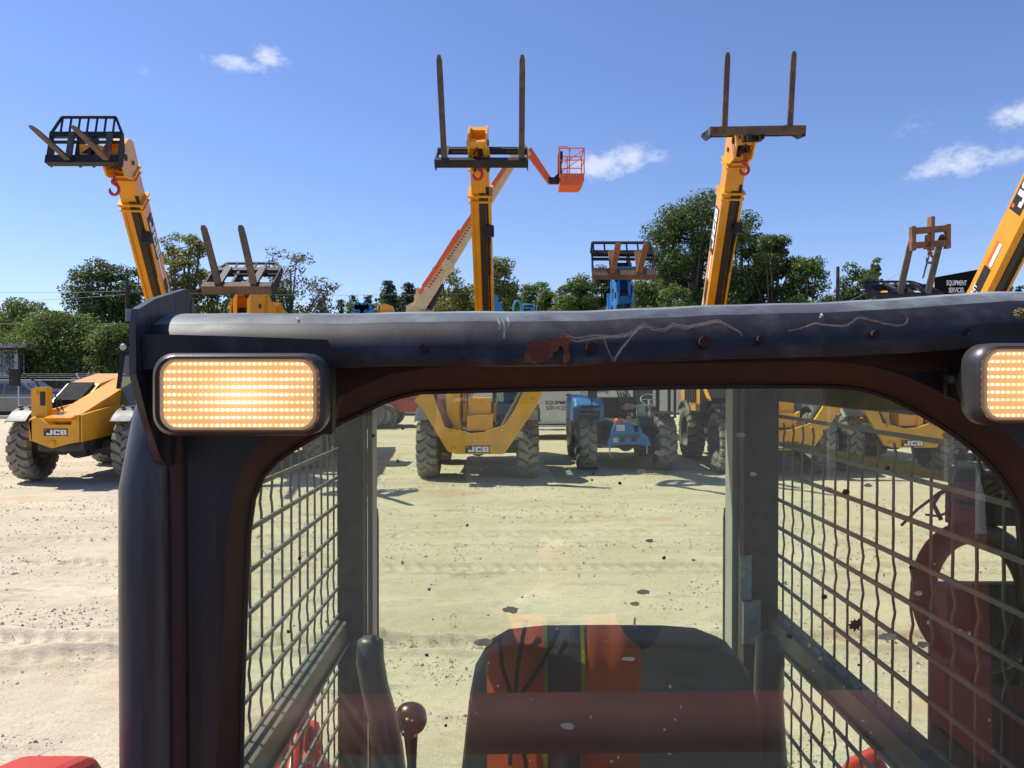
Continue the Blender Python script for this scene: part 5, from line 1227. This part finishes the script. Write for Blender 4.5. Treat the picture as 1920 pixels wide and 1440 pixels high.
# ---- inner posts, rails, mesh screens ----
FYp = 1.53
def rot(p):   # the machine stands very slightly tilted
    p = Vector(p); return Vector((p.x, p.y, p.z+(p.x-.1)*.012))
for s, xo, xi in ((-1, -.345, -.292), (1, .525, .455)):
    f = MB(); x0_, x1_ = sorted((xo, xi)); f.box(((x0_+x1_)/2, FYp, 1.70), (x1_-x0_, .05, .92), bev=.008); skb(f, 'front_post', postm, None, 40)
    xs_ = xi-.0 if s < 0 else xi
    f = MB(); f.box((xs_+(-.0 if s>0 else .0)-s*.006, FYp+.04, 1.66), (.010,.05,.9)); skb(f, 'door_seal', mat('grey_seal',(.30,.31,.26),.5,namt=.1))
    f = MB(); f.tube([(xs_-s*.007, FYp+.075, z) for z in (1.35,1.6,1.80,1.82)], [.006,.006,.006,.004], 8); skb(f, 'gas_strut', blackp, None, 50)
    X_ = xo
    f = MB(); f.box((X_, 1.16, 2.075), (.03,.74,.055), bev=.006); f.box((X_+(.06 if s > 0 else 0), .82, 1.70), (.03,.05,.9), bev=.006); skb(f, 'side_frame', postm, None, 40)
    rl = MB(); rl.box((X_-s*.006, 1.15, 1.598+(X_-.1)*.012), (.030,.78,.045), bev=.004); rl.box((X_-s*.024, 1.15, 1.580+(X_-.1)*.012), (.006,.78,.006)); skb(rl, 'side_rail', mat('rail_grey_paint',(.14,.14,.12),.45,namt=.15,col2=(.07,.06,.05)), None, 40)
    # woven screen: flat bars along the cab, crimped rods up and down
    f = MB(); z = 1.25; k = 0; zz = []
    while z < 2.06:
        zz.append(z); f.beam((X_-s*.003, .745, z+(X_-.1)*.012), (X_-s*.003, FYp-.01, z+(X_-.1)*.012), .004, .0062); z += .0545
    rdm = random.Random(3 if s < 0 else 8)
    y = .77; 
    crimp = {3,7,8,12,13} if s < 0 else {4,9,10,13,14}
    while y < FYp-.02:
        pts = []
        for i, z in enumerate(zz[:-1]):
            A = .0065 if i in crimp else .0008
            for t in (0,.22,.36,.5,.64,.78): pts.append((X_, y+(-A*math.exp(-((t-.5)/.2)**2) if True else 0), z+(X_-.1)*.012+t*.0545))
        f.tube(pts, .0020, 5); y += .0475
    skb(f, 'mesh_screen', meshm, None, 60)
# worn decal plates on the right post
for (x, z, h_) in ((.458, 1.70, .09), (.470, 1.615, .085)):
    f = MB(); f.box((x, FYp-.03, z), (.022 if z > 1.65 else .034,.003,h_)); skb(f, 'decal', mat('faded_decal', (.35,.42,.42), .5, namt=.3, nscale=60))
# thin yellow brown band along the right screen
f = MB(); f.beam(at(1475,834,1.46), at(1650,868,1.2), .004, .014, (0,0,1)); f.beam(at(1650,868,1.2), at(1880,916,.98), .004, .014, (0,0,1)); skb(f, 'ochre_band', mat('ochre_brown', (.34,.24,.06), .8, namt=.2, nscale=60))
# ---- seat ----
seatm = mat('black_seat_vinyl', (.022,.021,.022), .5, namt=.25, nscale=12, col2=(.06,.055,.05), c2lo=.55, c2hi=.8, bump=.15, bscale=160)
def seat_back():
    cx, zt = .144, 1.692; f = MB(); rs = []
    prof = [(0,.0),(.012,.004)]
    def outl(k, y):
        o = []
        pts = [(-.222,-.42),(-.212,-.24),(-.198,-.10),(-.190,-.055),(-.172,-.022),(-.145,-.006),(-.09,0),(.0,.001),(.10,0),(.15,-.004),(.185,-.018),(.206,-.05),(.218,-.10),(.232,-.24),(.240,-.42)]
        return [Vector((cx+p[0]*k, y, zt+p[1]*1.0-(1.065-k)*.06)) for p in pts]
    L_ = [outl(1.0,1.150), outl(1.05,1.156), outl(1.065,1.175), outl(1.065,1.22), outl(1.03,1.25), outl(.95,1.262)]
    k = len(L_[0]); vs = [v for q in L_ for v in q]; fs = []
    for j in range(len(L_)-1):
        for i in range(k-1): fs.append((j*k+i, j*k+i+1, (j+1)*k+i+1, (j+1)*k+i))
        fs.append((j*k+k-1, j*k, (j+1)*k, (j+1)*k+k-1))
    fs.append(tuple(range(k))); fs.append(tuple((len(L_)-1)*k+i for i in range(k))[::-1])
    f.add(vs, fs); return f
skb(seat_back(), 'seat_backrest', seatm, None, 50)
f = MB(); f.box((.15,1.38,1.26),(.46,.42,.10),bev=.04); skb(f, 'seat_cushion', seatm, None, 50)
# ---- lap bar arms and joystick ----
f = MB(); f.tube([at(694,1194,1.34),at(694,1202,1.34),at(694,1240,1.34),at(703,1290,1.34),at(716,1340,1.33),at(726,1400,1.32),at(735,1500,1.30)], [.013,.023,.0245,.024,.025,.027,.03], 18); skb(f, 'lap_bar_arm', padm, None, 60)
f = MB(); f.tube([at(1442,1187,1.34),at(1442,1196,1.34),at(1443,1240,1.34),at(1441,1290,1.34),at(1442,1350,1.33),at(1443,1400,1.32),at(1447,1500,1.30)], [.013,.023,.0255,.025,.026,.028,.03], 18); skb(f, 'lap_bar_arm', padm, None, 60)
c = at(770,1348,1.42); f = MB(); f.lathe([(-.024,0),(-.022,.018),(-.012,.028),(0,.031),(.014,.028),(.026,.014),(.028,0)], c, (0,1,.35), 22); f.tube([c+Vector((0,0,-.02)), c+Vector((.002,0,-.08)), c+Vector((.0,0,-.18))], [.014,.009,.009], 10); jk = skb(f, 'joystick', mat('dark_red_brown_plastic', (.025,.012,.01), .3, namt=.2), None, 60)
for dx, dz, r_, m_ in ((-.010,.008,.006,letb),(.008,.010,.007,letb),(-.002,.015,.004,mat('yellow_button',(.4,.3,.05),.4)),(.010,-.004,.005,padm),(-.008,-.010,.006,padm),(.004,-.016,.005,padm)):
    f = MB(); f.lathe([(0,r_),(-.004,r_*.8),(-.005,0)], c+Vector((dx,-.026,dz-.004)), (0,1,.35), 12); skb(f, 'button', m_, jk, 50)
# ---- dark ring shaped hose loop and valve block at the right ----
f = MB(); c = at(1832,1118,1.0); f.tube([c+Vector((math.cos(a)*.070, math.sin(a)*.012, math.sin(a)*.082)) for a in [i*math.pi/20 for i in range(40)]], .0155, 12, closed=True); hl_ = skb(f, 'ring_grip', mat('brown_black_rubber', (.05,.018,.014), .5, namt=.25, nscale=15), None, 60)
f = MB(); p0 = at(1845,1130,1.06); f.box(p0+Vector((.03,.02,-.26)), (.17,.05,.56), bev=.01); skb(f, 'side_console', mat('console_maroon', (.10,.022,.018), .5, namt=.2), None, 40)
f = MB(); f.box(p0+Vector((.012,-.01,-.04)), (.065,.012,.14), bev=.004); skb(f, 'control_panel', blackp)
f = MB(); f.box(at(1812,935,1.02), (.035,.03,.085), bev=.006); f.box(at(1850,905,1.02), (.05,.03,.03), bev=.006); f.box(at(1880,955,1.02), (.05,.04,.04), bev=.008); f.box(at(1783,945,1.03),(.010,.01,.05)); f.beam(at(1870,900,1.02),at(1930,915,.98),.02,.02); skb(f, 'valve_block', blackp, None, 40)
f = MB(); f.tube([at(1805,905,1.03),at(1760,925,1.05),at(1720,955,1.1),at(1690,985,1.12)], .0022, 5); f.tube([at(1800,950,1.03),at(1760,968,1.05),at(1735,965,1.06)], .0018, 5); f.tube([at(1790,912,1.03),at(1762,925,1.05),at(1750,945,1.05),at(1765,975,1.04)], .003, 6)
f.tube([at(1840,930,1.0),at(1880,905,.98),at(1915,930,.96),at(1925,985,.95)], .008, 8); skb(f, 'wiring', hosem, None, 60)
# ---- loader arms, hoses, body ----
for s, x in ((-1,-.545),(1,.775)):
    a_ = [(.45,1.5),(.45,1.68),(.80,1.70),(.92,1.672),(.96,1.62),(2.3,.95),(2.7,.40),(2.5,.35),(2.1,.80),(.85,1.46)]
    g = MB(); g.prism(a_, (x-.05,0,-.028 if s<0 else -.10), (0,1,0),(0,0,1),(1,0,0),.10); o_ = skb(g, 'loader_arm', redp); mo = o_.modifiers.new('bevel','BEVEL'); mo.width = .018; mo.segments = 3; mo.limit_method = 'ANGLE'
    g = MB()
    for k in range(3): g.tube([(x+.075,1.50+.12*k,1.26-.03*k-.1*(s>0)),(x+.06,1.66+.1*k,1.40-.08*k-.1*(s>0)),(x+.03,1.8+.1*k,1.30-.1*k-.12*(s>0)),(x+.04,2.0+.1*k,1.08-.08*k-.12*(s>0))], .017, 10)
    skb(g, 'hydraulic_pipe', redp, None, 60)
    g = MB(); g.lathe([(-.012,0),(-.012,.011),(.012,.011),(.012,0)], (x+.062,1.655,1.40-.1*(s>0)), (0,1,.6), 10); skb(g, 'hose_fitting', chrome, None, 50)
    for y in (.15, 1.30):
        wq = make_wheel(.42,.30,mat('cream_rim',(.5,.45,.3),.5),16); wq.parent = sk; wq.location = Vector((x+s*.08,y,.42))-SK
f = MB(); f.box((.12,.75,.70),(.95,2.0,.5),bev=.05); f.box((.12,-.02,.85),(.9,.5,.4),bev=.05); skb(f, 'body', redp, None, 40)
f = MB(); f.tube([(-.60,.0,1.378),(.83,.0,1.390)], .058, 24); skb(f, 'cross_tube', mat('faded_mauve_red_paint', (.21,.075,.065), .6, namt=.15), None, 60)
f = MB(); f.box((.12,.55,1.28),(.8,.3,.16),bev=.02); skb(f, 'engine_cover', blackp, None, 40)
f = MB(); f.box((.12,2.75,.28),(1.7,.5,.5),bev=.04); skb(f, 'bucket', chas, None, 40)
# ---- cobwebs on the header ----
webm = bpy.data.materials.new('cobweb_silk'); webm.use_nodes = True; t_ = webm.node_tree; p_ = t_.nodes['Principled BSDF']; p_.inputs['Base Color'].default_value = (.42,.36,.31,1); p_.inputs['Roughness'].default_value = .9; p_.inputs['Alpha'].default_value = .42
def web(paths, nstr, spread, name, label, seed):
    rd = random.Random(seed); f = MB()
    for pts in paths:
        for k in range(nstr):
            o1 = rd.uniform(-1,1)*spread; o2 = rd.uniform(-1,1)*spread; P_ = []
            m_ = len(pts)
            for i in range(m_-1):
                for t in (0,.25,.5,.75):
                    p_0 = pts[max(i-1,0)]; p_1 = pts[i]; p_2 = pts[i+1]; p_3 = pts[min(i+2,m_-1)]
                    cr = lambda a,b,c,d: .5*((2*b)+(-a+c)*t+(2*a-5*b+4*c-d)*t*t+(-a+3*b-3*c+d)*t**3)
                    px = cr(p_0[0],p_1[0],p_2[0],p_3[0]); py = cr(p_0[1],p_1[1],p_2[1],p_3[1]); u_ = (i+t)/(m_-1)
                    P_.append(at(px+rd.uniform(-1,1)*.8, py+(o1*(1-u_)+o2*u_)*math.sin(u_*3.1)+rd.uniform(-.8,.8), .6535-.004*math.sin(u_*3.1)))
            P_.append(at(pts[-1][0], pts[-1][1], .656))
            f.tube(P_, rd.uniform(.00004,.00011), 4)
    o = f.build(name, webm); tag(o, label, 'cobweb'); return o
web([[(1060,630),(1080,640),(1105,636),(1150,630),(1180,624),(1208,608),(1222,616),(1245,618),(1262,610),(1285,615),(1305,610),(1345,603),(1370,614),(1388,624)],
     [(1058,626),(1080,634),(1120,630),(1155,633),(1185,628),(1200,616),(1225,612)],[(1133,636),(1139,652),(1150,674),(1163,657),(1182,634),(1203,612)],[(1260,606),(1290,612),(1320,608),(1345,602),(1368,612),(1386,622),(1392,630)]], 8, 4.0, 'cobweb', 'grey cobweb sagging over the dark cab header right of the rust patch', 5)
web([[(1478,620),(1500,616),(1528,607),(1560,610),(1585,610),(1600,602),(1612,595),(1635,600),(1662,607),(1690,610),(1702,600),(1698,593)],[(1512,612),(1530,606),(1545,609),(1580,612)]], 6, 2.5, 'cobweb', 'thin cobweb strand on the cab header toward the right lamp', 6)
f = MB(); rd = random.Random(2); c = at(1912,588,.652)
for k in range(60):
    d = Vector((rd.uniform(-1,1),rd.uniform(-1,.2),rd.uniform(-1,1))).normalized(); f.tube([c, c+d*.005], .0006, 4)
tag(f.build('dirt_tuft', mat('dry_tuft',(.25,.2,.09),.9)), 'small tan tuft of dried dirt on the header above the right lamp', 'debris')
# ---------------- what the pane mirrors: the photographer and a red machine behind ----------------
sl_ = empty('scissor_lift', (2.45,-2.6,0), 'deep red scissor lift mirrored in the right part of the cab window', 'scissor lift')
f = MB(); f.box((.25,0,.9),(1.3,1.7,1.0),bev=.03); f.build('body', skred, sl_, 40)
f = MB(); f.box((.2,.0,.2),(1.2,1.5,.35),bev=.03); f.build('base', blackp, sl_)
f = MB()
for x in (-.38,.38):
    for y in (-.8,.8): f.beam((x,y,1.4),(x,y,2.0),.04,.04)
    f.beam((x,-.8,2.0),(x,.8,2.0),.04,.04)
for y in (-.8,.8): f.beam((-.38,y,2.0),(.38,y,2.0),.04,.04)
f.build('guard_rail', galv, sl_)
text_part('lettering', 'SKYJACK', .13, (-.05,.87,1.3), (-1,0,0), (0,0,1), letw, sl_, .006)
for x in (-.36,.36):
    for y in (-.6,.6):
        MB().lathe([(-.06,0),(-.06,.19),(.06,.19),(.06,0)], (x,y,.19), (1,0,0), 18).build('wheel', hosem, sl_, 40)
# person
skin = mat('skin', (.50,.30,.22), .5, namt=.06); shirt = mat('navy_cloth', (.02,.022,.03), .85, namt=.2); jeans = mat('dark_denim', (.03,.04,.07), .9, namt=.2)
vest_o = mat('hi_vis_orange', (1.0,.20,.03), .8, namt=.1, nscale=5); vest_l = mat('lime_trim', (.45,.65,.02), .7, namt=.05); vest_g = mat('grey_reflective_tape', (.12,.11,.125), .4, namt=.1)
pr = empty('person', (.135,-.50,-.015), 'person in orange safety vest holding up a phone, mirrored in the cab window', 'person')
def skin_mesh(name, verts, edges, radii, m, parent, sub=2, root=0):
    me = bpy.data.meshes.new(name); me.from_pydata(verts, edges, []); o = bpy.data.objects.new(name, me); COL.objects.link(o)
    mo = o.modifiers.new('skin','SKIN'); mo.use_smooth_shade = True
    for i, r in enumerate(radii):
        sv_ = me.skin_vertices[0].data[i]; sv_.radius = (r, r) if not isinstance(r, tuple) else r; sv_.use_root = (i == root)
    s_ = o.modifiers.new('sub','SUBSURF'); s_.levels = sub; s_.render_levels = sub
    dg = bpy.context.evaluated_depsgraph_get(); me2 = bpy.data.meshes.new_from_object(o.evaluated_get(dg)); bpy.data.objects.remove(o)
    me2.materials.clear(); me2.materials.append(m); me2.name = name
    for p in me2.polygons: p.use_smooth = True
    q = bpy.data.objects.new(name, me2); COL.objects.link(q); q.parent = parent; return q
V = [(0,0,.95),(0,0,1.10),(0,0,1.28),(0,-.01,1.44),(0,0,1.53),(0,.02,1.62),(0,.03,1.72)]
E = [(i,i+1) for i in range(6)]; Rr = [(.16,.11),(.145,.10),(.165,.115),(.15,.10),(.055,.055),(.075,.09),(.07,.085)]
def chain(start, pts, rs):
    p = start
    for q, r in zip(pts, rs): V.append(q); Rr.append(r); E.append((p, len(V)-1)); p = len(V)-1
    return p
hands = {}
for s in (-1,1):
    chain(0, [(s*.10,0,.86),(s*.11,.01,.50),(s*.12,-.02,.12),(s*.12,-.02,.07),(s*.13,.10,.045),(s*.13,.17,.035)], [.09,.065,.045,.045,.042,.03])
wr = {-1: (-.27,.44,2.02), 1: (-.10,.44,2.05)}
for s in (-1,1):
    w_ = Vector(wr[s]); e_ = Vector((s*.26-.05,.22,1.60)); hd_ = w_+(w_-e_).normalized()*.075+Vector((0,0,.0))
    chain(3, [(s*.17,0,1.44),tuple(e_),tuple(e_.lerp(w_,.5)),tuple(w_),tuple(hd_)], [.062,.048,.042,.028,(.034,.018)])
    hands[s] = hd_
skin_mesh('body', V, E, Rr, skin, pr)
for s in (-1,1):
    hd_ = hands[s]; f = MB()
    for k in range(4):
        b0 = hd_+Vector((.0,0,.03-.02*k)); f.tube([b0, b0+Vector((-s*.028,.014,.004)), b0+Vector((-s*.050,.006,.004)), b0+Vector((-s*.062+.002*k,-.008,.002))], [.0085,.0085,.0075,.006], 8)
    f.tube([hd_+Vector((0,-.01,-.02)), hd_+Vector((-s*.02,-.03,.0)), hd_+Vector((-s*.035,-.035,.015))], [.011,.010,.008], 8); f.build('fingers', skin, pr, 60)
def shell(name, secs, m, parent, y_off=0, open_front=0):
    f = MB(); n_ = 28; vs = []
    for z, a, b, cy in secs:
        for k in range(n_):
            q = 2*math.pi*k/n_; vs.append((math.cos(q)*a, cy+math.sin(q)*b, z))
    fs = [(j*n_+i, j*n_+(i+1)%n_, (j+1)*n_+(i+1)%n_, (j+1)*n_+i) for j in range(len(secs)-1) for i in range(n_)]
    f.add(vs, fs); return f.build(name, m, parent, 70)
shell('shirt', [(.90,.185,.135,0),(1.1,.170,.125,0),(1.28,.195,.14,0),(1.42,.20,.135,0),(1.49,.13,.10,0),(1.53,.07,.07,0)], shirt, pr)
for s in (-1,1):
    e_ = Vector((s*.26-.05,.22,1.60)); w_ = Vector(wr[s]); f = MB(); f.tube([(s*.13,0,1.43),(s*.19,.02,1.45),tuple(e_),tuple(e_.lerp(w_,.55)),tuple(e_.lerp(w_,.93))], [.07,.075,.062,.05,.038], 14); f.build('sleeve', shirt, pr, 60)
    f = MB(); f.tube([(s*.09,0,.95),(s*.105,.01,.5),(s*.12,-.02,.1)], [.105,.08,.065], 14); f.build('trouser_leg', jeans, pr, 60)
    f = MB(); f.tube([(s*.12,-.06,.05),(s*.13,.06,.05),(s*.13,.18,.04)], [.05,.052,.04], 12); f.build('boot', chas, pr, 60)
# hard parts of the vest: two front panels with tape and lime trim
def vest_panel(x0, x1, m, name, dy, z0=.92, z1=1.50, top_in=.0):
    f = MB(); vs = []; nz = 14; nx = 8
    for j in range(nz+1):
        z = z0+(z1-z0)*j/nz
        for i in range(nx+1):
            x = x0+(x1-x0)*i/nx; x = x*(1-top_in*(j/nz)**2); b = .155+.02*math.sin((z-1.0)*4)-(.05*max(0,(z-1.40)/.1)**1 if z > 1.4 else 0); y = b*math.sqrt(max(0.02, 1-(x/.225)**2))+dy+.009*math.sin(x*48+z*13)+.005*math.sin(x*90-z*21)
            vs.append((x, y, z))
    k = nx+1; fs = [(j*k+i, j*k+i+1, (j+1)*k+i+1, (j+1)*k+i) for j in range(nz) for i in range(nx)]
    f.add(vs, fs); b_ = len(vs); f.add([(v[0], v[1]-.006, v[2]) for v in vs], [q[::-1] for q in fs]); return f.build(name, m, pr, 70)
vv = vest_panel(-.20,-.012, vest_o, 'safety_vest', .0); vest_panel(.045,.20, vest_o, 'safety_vest', .0)
vest_panel(-.045,.035, vest_g, 'reflective_tape', .007); vest_panel(-.056,-.046, vest_l, 'trim', .008); vest_panel(.036,.046, vest_l, 'trim', .008)
shell('vest_back', [(.92,.19,.145,-.01),(1.1,.18,.14,-.01),(1.3,.205,.15,-.01),(1.44,.20,.14,-.01)], vest_o, pr)
f = MB()
for pts in ([(-.10,.16,1.50),(-.12,.175,1.40),(-.13,.18,1.30),(-.14,.185,1.15)],[(-.02,.17,1.48),(-.06,.18,1.40),(-.13,.19,1.30)],[(-.17,.12,1.48),(-.16,.15,1.38),(-.13,.18,1.30)],[(-.13,.18,1.30),(-.10,.185,1.15),(-.11,.18,1.0)]): f.tube(pts, .006, 6)
f.build('lanyard', hosem, pr, 60)
f = MB(); f.lathe([(-.02,.085),(.03,.088),(.075,.07),(.10,.03),(.105,0)], (0,.01,1.735), (0,0,1), 20); f.build('hair', mat('brown_hair',(.04,.025,.015),.8), pr, 50)
f = MB()
for s in (-1,1): f.lathe([(0,0),(0,.012),(.006,.008),(.008,0)], (s*.03,.105,1.70), (0,1,0), 10)
f.build('eye', letb, pr, 50); f = MB(); f.prism([(-.012,0),(.012,0),(0,.05)], (0,.10,1.655), (1,0,0),(0,0,1),(0,1,0), .025); f.build('nose', skin, pr); f = MB(); f.box((0,.10,1.635),(.045,.012,.008),bev=.003); f.build('mouth', mat('lips',(.35,.12,.10),.5), pr)
ph_ = empty('smartphone', (.045,-.014,2.075), 'black smartphone held level by the mirrored person', 'phone')
f = MB(); f.box((0,0,0),(.15,.008,.072),bev=.003); f.build('case', blackp, ph_, 40); f = MB(); f.lathe([(-.002,0),(-.002,.008),(.0,.008)], (-.055,.006,.022), (0,1,0), 14); f.build('camera_lens', carglass, ph_, 40)
# ---------------- remove the wheel prototypes ----------------
for w_ in (WH, WHB, W2):
    for c_ in [w_]+[x for x in bpy.data.objects if x.parent == w_]: bpy.data.objects.remove(c_)
